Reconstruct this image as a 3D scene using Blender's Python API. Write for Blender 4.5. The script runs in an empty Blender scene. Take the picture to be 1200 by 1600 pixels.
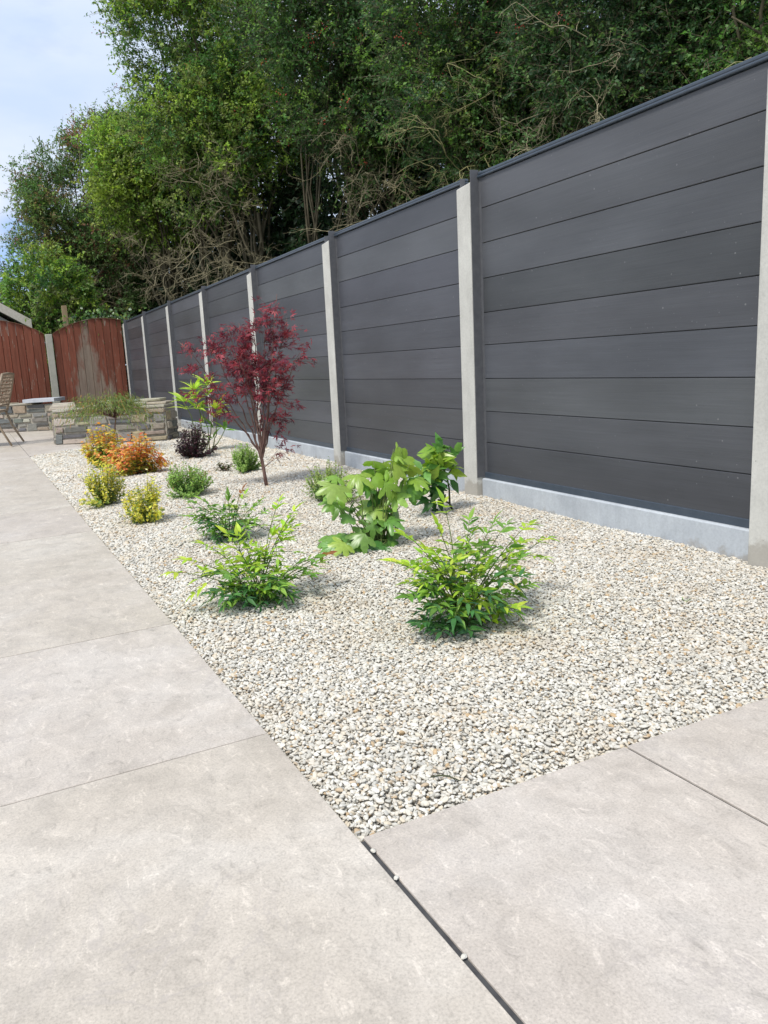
import bpy, math, random
import numpy as np
from mathutils import Vector, Matrix
sc = bpy.context.scene
COL = sc.collection
rng = np.random.default_rng(7)
random.seed(7)
R = math.radians

# ------------------------------------------------------------------ camera
F, YAW, PIT, ROL = 1184.85, 0.4312, 0.18083, -0.06096
cam = bpy.data.cameras.new('camera'); camo = bpy.data.objects.new('camera', cam); COL.objects.link(camo)
fw = Vector((math.sin(YAW)*math.cos(PIT), math.cos(YAW)*math.cos(PIT), -math.sin(PIT)))
rt = Vector((math.cos(YAW), -math.sin(YAW), 0)); up = rt.cross(fw)
c_, s_ = math.cos(ROL), math.sin(ROL)
r2, u2 = c_*rt + s_*up, -s_*rt + c_*up
M = Matrix((r2, u2, -fw)).transposed().to_4x4()
M.translation = Vector((-0.527, -1.10292, 0.84302))
camo.matrix_world = M
cam.sensor_fit = 'VERTICAL'; cam.sensor_height = 36; cam.sensor_width = 27
cam.lens = F/1600*36
cam.shift_x = 88.3/1600; cam.shift_y = -20.9/1600
cam.clip_start = 0.02; cam.clip_end = 2000
sc.camera = camo
sc.render.resolution_x, sc.render.resolution_y = 768, 1024

# ------------------------------------------------------------------ light
SUN_EL, SUN_AZ = R(56), math.atan2(-0.86, -0.50)       # azimuth from +Y towards +X
sd = Vector((math.sin(SUN_AZ)*math.cos(SUN_EL), math.cos(SUN_AZ)*math.cos(SUN_EL), math.sin(SUN_EL)))
sl = bpy.data.lights.new('sun', 'SUN'); sl.energy = 3.1; sl.angle = R(10.0); sl.color = (1.0, 0.95, 0.88)
so = bpy.data.objects.new('sun', sl); COL.objects.link(so)
so.rotation_euler = sd.to_track_quat('Z', 'Y').to_euler()
w = bpy.data.worlds.new('World'); sc.world = w; w.use_nodes = True
nt = w.node_tree; nt.nodes.clear()
def WN(t, **k):
    n = nt.nodes.new(t)
    for a, b in k.items(): setattr(n, a, b)
    return n
sky = WN('ShaderNodeTexSky', sky_type='NISHITA', sun_disc=False, sun_elevation=SUN_EL, sun_rotation=SUN_AZ % (2*math.pi))
sky.air_density = 1.0; sky.dust_density = 1.0
tc = WN('ShaderNodeTexCoord'); mp = WN('ShaderNodeMapping'); mp.inputs['Scale'].default_value = (1.0, 1.0, 2.6)
n1 = WN('ShaderNodeTexNoise'); n1.inputs['Scale'].default_value = 2.3; n1.inputs['Detail'].default_value = 7; n1.inputs['Roughness'].default_value = .55
rp = WN('ShaderNodeValToRGB'); rp.color_ramp.elements[0].position = .30; rp.color_ramp.elements[1].position = .50
rp.color_ramp.elements[0].color = (.55, .55, .55, 1)
n2 = WN('ShaderNodeTexNoise'); n2.inputs['Scale'].default_value = 3.2; n2.inputs['Detail'].default_value = 5
rc = WN('ShaderNodeValToRGB')
rc.color_ramp.elements[0].position = .35; rc.color_ramp.elements[0].color = (6.4, 7.7, 9.9, 1)
rc.color_ramp.elements[1].position = .65; rc.color_ramp.elements[1].color = (8.6, 9.3, 10.3, 1)
mx = WN('ShaderNodeMix', data_type='RGBA')
# a gap of blue between the clouds, low over the red fence
hd = Vector((.075, .985, .158)).normalized()
dt = WN('ShaderNodeVectorMath', operation='DISTANCE'); dt.inputs[1].default_value = hd
nd = WN('ShaderNodeMath', operation='MULTIPLY_ADD'); nd.inputs[1].default_value = .16; 
hr = WN('ShaderNodeMapRange'); hr.inputs['From Min'].default_value = .10; hr.inputs['From Max'].default_value = .15
mm = WN('ShaderNodeMath', operation='MULTIPLY')
bg = WN('ShaderNodeBackground'); bg.inputs['Strength'].default_value = .1
wo = WN('ShaderNodeOutputWorld'); L = nt.links.new
L(tc.outputs['Generated'], mp.inputs['Vector']); L(mp.outputs[0], n1.inputs['Vector']); L(mp.outputs[0], n2.inputs['Vector'])
L(n1.outputs['Fac'], rp.inputs[0]); L(n2.outputs['Fac'], rc.inputs[0])
L(tc.outputs['Generated'], dt.inputs[0]); L(n2.outputs['Fac'], nd.inputs[0]); L(dt.outputs['Value'], nd.inputs[2]); L(nd.outputs[0], hr.inputs['Value'])
L(rp.outputs[0], mm.inputs[0]); L(hr.outputs[0], mm.inputs[1])
sg = WN('ShaderNodeMix', data_type='RGBA', blend_type='MULTIPLY'); sg.inputs['Factor'].default_value = 1; sg.inputs['B'].default_value = (.95, 1.25, 1.75, 1); L(sky.outputs[0], sg.inputs['A'])
L(mm.outputs[0], mx.inputs['Factor']); L(sg.outputs['Result'], mx.inputs['A']); L(rc.outputs[0], mx.inputs['B'])
L(mx.outputs['Result'], bg.inputs['Color']); L(bg.outputs[0], wo.inputs[0])
sc.view_settings.view_transform = 'Standard'; sc.view_settings.look = 'None'
sc.view_settings.exposure = 0.04; sc.view_settings.gamma = 1
sc.render.engine = 'CYCLES'
sc.cycles.max_bounces = 6; sc.cycles.diffuse_bounces = 3; sc.cycles.transparent_max_bounces = 4

# ------------------------------------------------------------------ material helper
class Mat:
    def __init__(s, name, rough=.6, spec=.5):
        s.m = bpy.data.materials.new(name); s.m.use_nodes = True; s.t = s.m.node_tree; s.t.nodes.clear()
        s.o = s.n('ShaderNodeOutputMaterial'); s.p = s.n('ShaderNodeBsdfPrincipled')
        s.p.inputs['Roughness'].default_value = rough; s.p.inputs['Specular IOR Level'].default_value = spec
        s.l(s.p.outputs[0], s.o.inputs[0])
        s.tc = s.n('ShaderNodeTexCoord')
    def n(s, t, **k):
        n = s.t.nodes.new(t)
        for a, b in k.items(): setattr(n, a, b)
        return n
    def l(s, a, b): s.t.links.new(a, b)
    def noise(s, scale, detail=4, rough=.55, stretch=(1, 1, 1), src=None, dist=0):
        m = s.n('ShaderNodeMapping'); m.inputs['Scale'].default_value = stretch
        s.l(src or s.tc.outputs['Object'], m.inputs['Vector'])
        n = s.n('ShaderNodeTexNoise'); n.inputs['Scale'].default_value = scale; n.inputs['Detail'].default_value = detail
        n.inputs['Roughness'].default_value = rough; n.inputs['Distortion'].default_value = dist
        s.l(m.outputs[0], n.inputs['Vector']); return n.outputs['Fac']
    def vor(s, scale, feature='F1', stretch=(1, 1, 1), out='Distance'):
        m = s.n('ShaderNodeMapping'); m.inputs['Scale'].default_value = stretch
        s.l(s.tc.outputs['Object'], m.inputs['Vector'])
        n = s.n('ShaderNodeTexVoronoi', feature=feature); n.inputs['Scale'].default_value = scale
        s.l(m.outputs[0], n.inputs['Vector']); return n.outputs[out]
    def ramp(s, fac, stops):
        r = s.n('ShaderNodeValToRGB'); e = r.color_ramp.elements
        while len(e) < len(stops): e.new(.5)
        for i, (p, c) in enumerate(stops):
            e[i].position = p; e[i].color = (*c, 1) if not isinstance(c, (int, float)) else (c, c, c, 1)
        s.l(fac, r.inputs[0]); return r.outputs[0]
    def mix(s, a, b, fac, mode='MIX'):
        n = s.n('ShaderNodeMix', data_type='RGBA', blend_type=mode)
        for i, v in (('A', a), ('B', b)):
            if isinstance(v, tuple): n.inputs[i].default_value = (*v, 1)
            else: s.l(v, n.inputs[i])
        if isinstance(fac, (int, float)): n.inputs['Factor'].default_value = fac
        else: s.l(fac, n.inputs['Factor'])
        return n.outputs['Result']
    def attr(s, name, typ='GEOMETRY'):
        n = s.n('ShaderNodeAttribute', attribute_name=name, attribute_type=typ); return n
    def bump(s, h, strength=.3, dist=.002):
        b = s.n('ShaderNodeBump'); b.inputs['Strength'].default_value = strength; b.inputs['Distance'].default_value = dist
        s.l(h, b.inputs['Height']); s.l(b.outputs[0], s.p.inputs['Normal'])
    def col(s, c):
        if isinstance(c, tuple): s.p.inputs['Base Color'].default_value = (*c, 1)
        else: s.l(c, s.p.inputs['Base Color'])
        return s

def leaf_mat(name, rough=.5, trans=.35, spec=.35):
    m = Mat(name, rough, spec); a = m.attr('Col')
    v = m.noise(60, 2); c = m.mix(a.outputs['Color'], m.ramp(v, [(.3, .75), (.7, 1.2)]), .5, 'MULTIPLY')
    m.col(c); tr = m.n('ShaderNodeBsdfTranslucent')
    h = m.n('ShaderNodeHueSaturation'); h.inputs['Saturation'].default_value = 1.1; h.inputs['Value'].default_value = 1.5
    m.l(c, h.inputs['Color']); m.l(h.outputs[0], tr.inputs['Color'])
    ms = m.n('ShaderNodeMixShader'); ms.inputs[0].default_value = trans
    m.l(m.p.outputs[0], ms.inputs[1]); m.l(tr.outputs[0], ms.inputs[2]); m.l(ms.outputs[0], m.o.inputs[0])
    return m.m
LEAF = leaf_mat('leaf'); GLOSSY = leaf_mat('glossy_leaf', .32, .28, .5); TREELEAF = leaf_mat('tree_leaf', .48, .42, .35)
def bark(name, c1, c2, sc_=30):
    m = Mat(name, .85, .2); f = m.noise(sc_, 5, .6, (1, 1, .25)); m.col(m.ramp(f, [(.3, c1), (.7, c2)])); m.bump(f, .6, .004); return m.m
BARK = bark('bark', (.055, .046, .030), (.18, .155, .10), 12)
TWIG = bark('dry_twig', (.25, .215, .13), (.50, .45, .29))
LICHEN = bark('lichen_twig', (.24, .23, .10), (.42, .39, .19))
MAPLEBARK = bark('maple_bark', (.10, .05, .045), (.26, .17, .14), 50)
GREENSTEM = bark('green_stem', (.09, .14, .04), (.18, .22, .07), 50)
REDSTEM = bark('red_stem', (.16, .08, .05), (.26, .17, .09), 50)
DARKSTEM = bark('dark_stem', (.04, .05, .03), (.10, .11, .06), 50)
def berry():
    m = Mat('berry', .35); m.col((.42, .045, .02)); return m.m
BERRY = berry()

# ------------------------------------------------------------------ mesh builder
class MB:
    def __init__(s): s.v = []; s.f = []; s.c = []; s.nv = 0; s.has = False
    def add(s, V, Fs, col=None):
        V = np.asarray(V, float).reshape(-1, 3); s.v.append(V)
        for f in Fs: s.f.append(tuple(i+s.nv for i in f))
        n = len(Fs)
        if col is None: s.c += [(1, 1, 1)]*n
        elif isinstance(col[0], (float, int)): s.c += [tuple(col)]*n; s.has = True
        else: s.c += [tuple(x) for x in col]; s.has = True
        s.nv += len(V)
    def box(s, x0, x1, y0, y1, z0, z1, col=None, jit=0):
        V = np.array([(x, y, z) for x in (x0, x1) for y in (y0, y1) for z in (z0, z1)], float)
        if jit: V += rng.uniform(-jit, jit, V.shape)
        s.add(V, [(0, 1, 3, 2), (4, 6, 7, 5), (0, 4, 5, 1), (2, 3, 7, 6), (0, 2, 6, 4), (1, 5, 7, 3)], col)
    def tube(s, P, Rr, n=6, col=None, cap=True):
        P = np.asarray(P, float); k = len(P); Rr = np.broadcast_to(np.asarray(Rr, float), (k,))
        T = np.gradient(P, axis=0); T /= np.linalg.norm(T, axis=1)[:, None] + 1e-9
        ref = np.array([0, 0, 1.]) if abs(T[0, 2]) < .8 else np.array([1., 0, 0])
        V = []
        for i in range(k):
            a = np.cross(T[i], ref); a /= np.linalg.norm(a)+1e-9; b = np.cross(T[i], a); ref = np.cross(a, T[i])
            for j in range(n):
                t = 2*math.pi*j/n; V.append(P[i]+Rr[i]*(math.cos(t)*a+math.sin(t)*b))
        Fs = [(i*n+j, i*n+(j+1) % n, (i+1)*n+(j+1) % n, (i+1)*n+j) for i in range(k-1) for j in range(n)]
        if cap: Fs += [tuple(range(n))[::-1], tuple((k-1)*n+j for j in range(n))]
        s.add(V, Fs, col)
    def build(s, name, mat, parent=None, smooth=False, bevel=0, seg=2):
        me = bpy.data.meshes.new(name); V = np.concatenate(s.v) if s.v else np.zeros((0, 3))
        me.from_pydata(V.tolist(), [], s.f)
        if s.has:
            a = me.attributes.new('Col', 'FLOAT_COLOR', 'FACE')
            c = np.ones((len(s.f), 4), np.float32); c[:, :3] = np.array(s.c); a.data.foreach_set('color', c.ravel())
        return link(name, me, mat, parent, smooth, bevel, seg)
def link(name, me, mat, parent=None, smooth=False, bevel=0, seg=2):
    me.materials.append(mat)
    if smooth: me.polygons.foreach_set('use_smooth', np.ones(len(me.polygons), bool))
    o = bpy.data.objects.new(name, me); COL.objects.link(o)
    if parent: o.parent = parent
    if bevel:
        b = o.modifiers.new('bevel', 'BEVEL'); b.width = bevel; b.segments = seg; b.limit_method = 'ANGLE'; b.angle_limit = R(40)
    return o
def tag(o, label=None, cat=None, group=None, kind=None):
    if label: o['label'] = label
    if cat: o['category'] = cat
    if group: o['group'] = group
    if kind: o['kind'] = kind
    return o
def empty(name, loc=(0, 0, 0), rz=0, label=None, cat=None, group=None):
    o = bpy.data.objects.new(name, None); COL.objects.link(o); o.location = loc; o.rotation_euler = (0, 0, rz)
    o.empty_display_size = .1
    return tag(o, label, cat, group)
def big_mesh(name, V, quads, tris, colq, colt, mat, parent, smooth=False):
    """V (n,3); quads (m,4); tris (k,3); per-face colours"""
    me = bpy.data.meshes.new(name)
    nq, ntr = len(quads), len(tris)
    me.vertices.add(len(V)); me.vertices.foreach_set('co', np.asarray(V, np.float32).ravel())
    idx = np.concatenate([np.asarray(quads).ravel(), np.asarray(tris).ravel()]).astype(np.int32)
    me.loops.add(len(idx)); me.loops.foreach_set('vertex_index', idx)
    me.polygons.add(nq+ntr)
    ls = np.concatenate([np.arange(nq)*4, nq*4+np.arange(ntr)*3]).astype(np.int32)
    me.polygons.foreach_set('loop_start', ls)
    me.update(calc_edges=True)
    if colq is not None:
        a = me.attributes.new('Col', 'FLOAT_COLOR', 'FACE'); c = np.ones((nq+ntr, 4), np.float32)
        if nq: c[:nq, :3] = colq
        if ntr: c[nq:, :3] = colt
        a.data.foreach_set('color', c.ravel())
    return link(name, me, mat, parent, smooth)
def unit(a): return a/(np.linalg.norm(a, axis=-1, keepdims=True)+1e-9)
# leaf templates: u along, v across, w up ; quads + tris
def t_simple(w=.42, fold=.12, droop=.12):
    return np.array([(0, 0, 0), (.45, -w/2, fold), (.48, 0, 0), (.45, w/2, fold), (1, 0, -droop)]), [(0, 2, 4, 1), (0, 3, 4, 2)], []
def t_lance(w=.30, fold=.05, droop=.22, peak=.38):
    us = [0, .18, peak, .68, 1]; ws = [0, .72, 1, .62, 0]; V = [(0, 0, 0)]
    for u, ww in zip(us[1:4], ws[1:4]):
        z = -droop*u*u
        V += [(u, -w/2*ww, z+fold*ww), (u, 0, z), (u, w/2*ww, z+fold*ww)]
    V.append((1, 0, -droop)); q = []; t = [(0, 2, 1), (0, 3, 2), (10, 7, 8), (10, 8, 9)]
    for b in (1, 4): q += [(b, b+1, b+4, b+3), (b+1, b+2, b+5, b+4)]
    return np.array(V), q, t
def t_palm(lobes=5, thin=.16, span=250, back=.45):
    V = [(0, 0, 0)]; q = []
    for i in range(lobes):
        a = R(-span/2+span*i/(lobes-1)); ln = 1-(1-back)*abs(i-(lobes-1)/2)/((lobes-1)/2)
        d = np.array([math.cos(a), math.sin(a)]); n = np.array([-d[1], d[0]]); b = len(V)
        for u, ww, z in ((.42, -thin, .03), (1, 0, -.18), (.42, thin, .03)):
            p = d*u*ln+n*ww*ln; V.append((p[0], p[1], z))
        q.append((0, b, b+1, b+2))
    return np.array(V), q, []
def t_lobed(lobes=5, span=230, depth=.42, droop=.35, back=.6, curl=.1):
    """broad lobed leaf: rim of pointed, toothed lobes fanned round the petiole, two rings"""
    V = [(0, 0, 0)]; rim = []
    n = lobes*8
    for i in range(n+1):
        f = i/n; a = R(-span/2+span*f); ph = (f*lobes) % 1
        sp = 1-abs(2*ph-1)
        if i == n: sp = 0
        rr = (1-depth)+depth*(sp**.8)
        env = back+(1-back)*math.cos((f-.5)*math.pi)**.7 if abs(f-.5) < .5 else back
        rr *= env*(1+(.045 if i % 2 else -.045)); rim.append((a, rr))
    for a, rr in rim:
        V.append((rr*.5*math.cos(a), rr*.5*math.sin(a), -droop*.25*rr*rr*.5+curl*math.sin(a*lobes)*.12))
    for a, rr in rim: V.append((rr*math.cos(a), rr*math.sin(a), -droop*rr*rr+curl*math.sin(a*3+1)*.3))
    m = len(rim); t = [(0, 1+i, 2+i) for i in range(m-1)]
    q = [(1+i, 1+m+i, 2+m+i, 2+i) for i in range(m-1)]
    V = np.array(V); V[:, 0] += .12; V[0, 0] = 0
    return V, q, t
class Leaves:
    def __init__(s, tmpl): s.t = tmpl; s.P = []; s.D = []; s.N = []; s.L = []; s.C = []
    def add(s, P, D, N, Ln, C):
        P = np.atleast_2d(P); n = len(P)
        s.P.append(P); s.D.append(np.broadcast_to(np.atleast_2d(D), (n, 3))); s.N.append(np.broadcast_to(np.atleast_2d(N), (n, 3)))
        s.L.append(np.broadcast_to(np.atleast_1d(Ln), (n,))); s.C.append(np.broadcast_to(np.atleast_2d(C), (n, 3)))
    def arrays(s, off=0):
        P, D, N, Ln, C = [np.concatenate(x) for x in (s.P, s.D, s.N, s.L, s.C)]
        D = unit(D); S = unit(np.cross(N, D)); N = np.cross(D, S); T, q, t = s.t; k = len(T); n = len(P)
        wv = rng.uniform(.85, 1.15, (n, 1, 1))
        V = P[:, None]+Ln[:, None, None]*(T[None, :, :1]*D[:, None]+wv*T[None, :, 1:2]*S[:, None]+T[None, :, 2:3]*N[:, None])
        base = (np.arange(n)*k+off)[:, None, None]
        Q = (base+np.array(q, int).reshape(1, -1, 4)).reshape(-1, 4) if q else np.zeros((0, 4), int)
        Tt = (base+np.array(t, int).reshape(1, -1, 3)).reshape(-1, 3) if t else np.zeros((0, 3), int)
        return V.reshape(-1, 3), Q, Tt, np.repeat(C, len(q), 0), np.repeat(C, len(t), 0)
    def build(s, name, mat, parent, smooth=False):
        return big_mesh(name, *s.arrays(), mat, parent, smooth)
def pick(pal, n, jit=.15):
    c = np.array([p[0] for p in pal]); w_ = np.array([p[1] for p in pal], float)
    out = c[rng.choice(len(c), n, p=w_/w_.sum())]
    return np.clip(out*rng.uniform(1-jit, 1+jit, (n, 1))*rng.uniform(.93, 1.07, (n, 3)), 0, 1)
def rdir(n): return unit(rng.normal(size=(n, 3)))
def curve(a, b, sag=0, k=6, wob=0):
    a, b = np.array(a, float), np.array(b, float); t = np.linspace(0, 1, k)[:, None]
    P = a+(b-a)*t; P[:, 2] += sag*np.sin(np.pi*t[:, 0])
    if wob:
        ww = rng.normal(size=(k, 3))*wob; ww[0] = 0; P += ww
    return P
def tubes_batch(P, Rr, n=3):
    """P (m,k,3), Rr (m,k)"""
    m, k, _ = P.shape; D = unit(P[:, -1]-P[:, 0]); ref = np.where(np.abs(D[:, 2:]) < .8, [[0, 0, 1.]], [[1., 0, 0]])
    a = unit(np.cross(D, ref)); b = np.cross(D, a); th = np.arange(n)*2*math.pi/n
    ring = np.cos(th)[None, :, None]*a[:, None]+np.sin(th)[None, :, None]*b[:, None]
    V = P[:, :, None]+Rr[:, :, None, None]*ring[:, None]
    i, j = np.meshgrid(np.arange(k-1), np.arange(n), indexing='ij'); i = i.ravel(); j = j.ravel()
    f = np.stack([i*n+j, i*n+(j+1) % n, (i+1)*n+(j+1) % n, (i+1)*n+j], 1)
    Q = (np.arange(m)*k*n)[:, None, None]+f[None]
    return V.reshape(-1, 3), Q.reshape(-1, 4)

# ------------------------------------------------------------------ setting materials
def paving_mat():
    m = Mat('porcelain_paving', .5, .35)
    at = m.attr('Col'); va = m.n('ShaderNodeVectorMath', operation='MULTIPLY_ADD')
    m.l(at.outputs['Color'], va.inputs[0]); va.inputs[1].default_value = (17, 23, 5); m.l(m.tc.outputs['Object'], va.inputs[2]); src = va.outputs[0]
    big = m.noise(2.1, 6, .6, src=src, dist=.6); mid = m.noise(11, 6, .65, src=src, dist=.8); fine = m.noise(230, 3, .75, src=src)
    streak = m.noise(38, 8, .75, (1, .5, 1), src=src, dist=1.2)
    c = m.ramp(big, [(.36, (.475, .435, .385)), (.5, (.515, .475, .425)), (.64, (.555, .52, .475))])
    c = m.mix(c, m.ramp(mid, [(.40, .90), (.47, .99), (.55, 1.0), (.62, 1.08)]), .9, 'MULTIPLY')
    c = m.mix(c, m.ramp(streak, [(.33, .76), (.43, .98), (.56, 1.0), (.62, 1.16), (.68, 1.25)]), 1.0, 'MULTIPLY')
    c = m.mix(c, m.ramp(fine, [(.36, .70), (.47, .97), (.53, 1.02), (.66, 1.20)]), .55, 'MULTIPLY')
    # fine branching veins
    wv = m.noise(3.2, 7, .62, src=src, dist=1.1); r = m.ramp(wv, [(.478, 0.), (.492, .9), (.506, 0.)])
    gate = m.ramp(m.noise(2.7, 3, src=src), [(.46, 0.), (.58, .55)])
    g = m.mix((0, 0, 0), gate, r); c = m.mix(c, (.40, .37, .35), g)
    # per slab shift of tone
    sx = m.n('ShaderNodeSeparateColor'); m.l(at.outputs['Color'], sx.inputs[0])
    tone = m.ramp(sx.outputs[2], [(0., (1.0, .975, .925)), (.5, (1.045, 1.015, .97)), (1., (1.045, 1.015, 1.0))]); c = m.mix(c, tone, 1., 'MULTIPLY')
    # tiny grit specks
    sp = m.ramp(m.vor(55), [(.0, .35), (.035, 1.), (1., 1.)]); gp = m.ramp(m.noise(6, 2), [(.58, 1.), (.66, 0.)])
    c = m.mix(c, m.mix(sp, (1, 1, 1), gp), 1., 'MULTIPLY')
    m.col(c); m.bump(fine, .25, .0015); m.l(m.ramp(mid, [(.3, .42), (.7, .6)]), m.p.inputs['Roughness']); return m.m
PAV = paving_mat()
def simple(name, c1, c2, scale=8, rough=.8, bump=.3, dist=.003, stretch=(1, 1, 1), spec=.3):
    m = Mat(name, rough, spec); f = m.noise(scale, 6, .62, stretch); m.col(m.ramp(f, [(.3, c1), (.7, c2)])); m.bump(f, bump, dist); return m.m
GROUND = simple('soil_and_grass', (.05, .06, .02), (.10, .11, .04), 3)
JOINT = simple('joint_grout', (.045, .045, .048), (.085, .085, .085), 60)
GRAVBASE = simple('gravel_dust', (.36, .33, .27), (.58, .54, .46), 180)
SOIL = simple('bed_soil', (.05, .035, .022), (.12, .09, .06), 40)
def concrete(name, c1, c2, tint=(1, 1, 1), dirt=0.):
    m = Mat(name, .75, .3); a = m.noise(5, 6, .65); b = m.noise(90, 4, .7); v = m.noise(14, 5, .6, (1, 1, .12))
    c = m.ramp(a, [(.3, c1), (.7, c2)]); c = m.mix(c, m.ramp(b, [(.25, .82), (.6, 1.05)]), .7, 'MULTIPLY')
    c = m.mix(c, m.ramp(v, [(.3, .88), (.6, 1.05)]), .6, 'MULTIPLY')
    pit = m.ramp(m.vor(26), [(.0, .45), (.05, .6), (.085, 1.)]); gate = m.ramp(m.noise(9, 2), [(.52, 1.), (.60, 0.)])
    c = m.mix(c, m.mix(pit, (1, 1, 1), gate), 1., 'MULTIPLY'); c = m.mix(c, tint, 1., 'MULTIPLY')
    sp = m.n('ShaderNodeSeparateXYZ'); m.l(m.tc.outputs['Object'], sp.inputs[0]); dn = m.noise(11, 5, .65)
    dm = m.n('ShaderNodeMath', operation='MULTIPLY_ADD'); m.l(dn, dm.inputs[0]); dm.inputs[1].default_value = -.30; dz = m.n('ShaderNodeMath', operation='ADD'); dz.inputs[1].default_value = dirt; m.l(sp.outputs[2], dz.inputs[0]); m.l(dz.outputs[0], dm.inputs[2])
    c = m.mix(c, (.30, .265, .215), m.ramp(dm.outputs[0], [(.0, .55), (.035, 0.)]))
    m.col(c); m.bump(b, .3, .002); return m.m
POST = concrete('post_concrete', (.50, .49, .45), (.64, .63, .58), dirt=.085)
GBOARD = concrete('gravel_board_concrete', (.40, .43, .465), (.54, .575, .605), dirt=.18)
COPING = concrete('coping_slab', (.42, .44, .48), (.55, .57, .60), dirt=1)
def board_mat():
    m = Mat('composite_board', .42, .45); at = m.attr('Col')
    g = m.noise(9, 6, .65, (1, .10, 7)); f = m.noise(90, 4, .65, (1, .05, 6)); s = m.noise(2.2, 4, .5, (1, .5, 1.5))
    c = m.mix(at.outputs['Color'], m.ramp(g, [(.3, .88), (.7, 1.10)]), .7, 'MULTIPLY')
    c = m.mix(c, m.ramp(f, [(.3, .82), (.7, 1.12)]), .7, 'MULTIPLY'); c = m.mix(c, m.ramp(s, [(.35, .82), (.65, 1.16)]), .9, 'MULTIPLY')
    # dried splashes of dust
    v = m.n('ShaderNodeTexVoronoi', feature='F1'); v.inputs['Scale'].default_value = 15; m.l(m.tc.outputs['Object'], v.inputs['Vector'])
    d = m.ramp(v.outputs['Distance'], [(.0, 1.), (.045, .8), (.065, 0.)]); gt = m.ramp(m.noise(2.2, 3), [(.42, 0.), (.55, .5)])
    c = m.mix(c, (.30, .30, .30), m.mix((0, 0, 0), gt, d))
    d2 = m.ramp(m.vor(31), [(.0, .7), (.06, .5), (.09, 0.)]); gt2 = m.ramp(m.noise(3, 3), [(.46, 0.), (.56, .6)])
    c = m.mix(c, (.30, .30, .30), m.mix((0, 0, 0), gt2, d2))
    m.col(c); m.bump(f, .35, .001); m.l(m.ramp(g, [(.3, .36), (.7, .52)]), m.p.inputs['Roughness']); return m.m
BOARD = board_mat()
RAIL = simple('charcoal_rail', (.045, .062, .085), (.062, .080, .105), 20, .32, .08, .001, spec=.5)
CHANNEL = simple('charcoal_channel', (.092, .095, .104), (.122, .125, .134), 30, .5, .1, .001)

# ------------------------------------------------------------------ ground, paving, gravel
FA = 0.01809/1.0; FG = -0.01212
XF0, Y0, BAY = 2.0828, 2.60606, 1.86
FSL = FA                                             # fence drift in x per metre of (k*BAY)
def fence_x(y): return XF0+FSL*(y-Y0)
g = MB(); g.add([(-150, -150, -.07), (150, -150, -.07), (150, 150, -.07), (-150, 150, -.07)], [(0, 1, 2, 3)])
tag(g.build('ground', GROUND), kind='structure')
g = MB(); zj = -.0045; g.add([(-7, -5, zj), (-.004, -5, zj), (-.004, 13.7, zj), (-7, 13.7, zj)], [(0, 1, 2, 3)])
g.add([(-.004, -5, zj), (6, -5, zj), (6, -.08, zj), (0.012, -.005, zj), (-.004, -.005, zj)], [(0, 1, 2, 3, 4)])
g.add([(-.004, 7.85, zj), (1.8, 8.70, zj), (1.8, 13.7, zj), (-.004, 13.7, zj)], [(0, 1, 2, 3)])
tag(g.build('joint_bed', JOINT), kind='structure')
pv = MB(); J = .0035
def slab(x0, x1, y0a, y0b, y1, z=0):
    """slab with a possibly slanting near edge (y0a at x0, y0b at x1)"""
    col = tuple(rng.random(3)); dz = rng.uniform(-.0012, .0012)
    V = [(x0, y0a, -.02), (x1, y0b, -.02), (x1, y1, -.02), (x0, y1, -.02), (x0, y0a, dz), (x1, y0b, dz), (x1, y1, dz), (x0, y1, dz)]
    pv.add(V, [(3, 2, 1, 0), (4, 5, 6, 7), (0, 1, 5, 4), (1, 2, 6, 5), (2, 3, 7, 6), (3, 0, 4, 7)], col)
for r_ in range(-6, 15):
    ya = .45605+r_*.89676
    for c2 in range(11):
        x1 = -.6035*c2; w0 = J if c2 else 0.0
        col_b = .1
        slab(x1-.6035+J, x1-w0, ya+J*.9, ya+J*.9, ya+.89676-J*.5)
ncol = [(0.010, .6335), (.6405, 1.2425), (1.2475, 1.85), (1.855, 2.46), (2.465, 3.07)]
for (a, b) in ncol:
    for k in range(5):
        yt = -k*.90
        ta, tb = (FG*a if k == 0 else yt-J), (FG*b if k == 0 else yt-J)
        V0 = yt-.90+J
        col = tuple(rng.random(3)); col = (col[0], col[1], .8+.2*col[2])
        V = [(a, V0, -.02), (b, V0, -.02), (b, tb, -.02), (a, ta, -.02), (a, V0, 0), (b, V0, 0), (b, tb, 0), (a, ta, 0)]
        pv.add(V, [(3, 2, 1, 0), (4, 5, 6, 7), (0, 1, 5, 4), (1, 2, 6, 5), (2, 3, 7, 6), (3, 0, 4, 7)], col)
def far_y(x): return 7.78+.47*x
for c2 in range(3):
    a, b = .005+c2*.6035, .005+(c2+1)*.6035-J
    slab(a, b, far_y(a), far_y(b), 8.95-J)
    for k in range(5): slab(a, b, 8.95+k*.897, 8.95+k*.897, 8.95+(k+1)*.897-J)
tag(pv.build('paving', PAV, bevel=.0012, seg=1), kind='structure')

WA, WB = np.array((.40, 8.93)), np.array((1.60, 8.04))
def in_bed(x, y):
    ok = (x > .004) & (x < fence_x(y)+.045) & (y > FG*x+.003)
    wall_y = np.where(x < 1.18, far_y(x)-.004, np.where(x < 1.62, 8.93-.742*(x-.4), np.where(x < 1.80, 8.04+1.33*(x-1.6)+.02, 13.7)))
    return ok & (y < wall_y)
gb = MB(); gb.add([(0, FG*0, -.026), (2.5, -.03, -.026), (2.5, 13.7, -.026), (1.7, 13.7, -.026), (1.7, 8.4, -.026), (0, 7.8, -.026)], [(0, 1, 2, 3, 4, 5)])
tag(gb.build('gravel_base', GRAVBASE), kind='structure')
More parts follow.
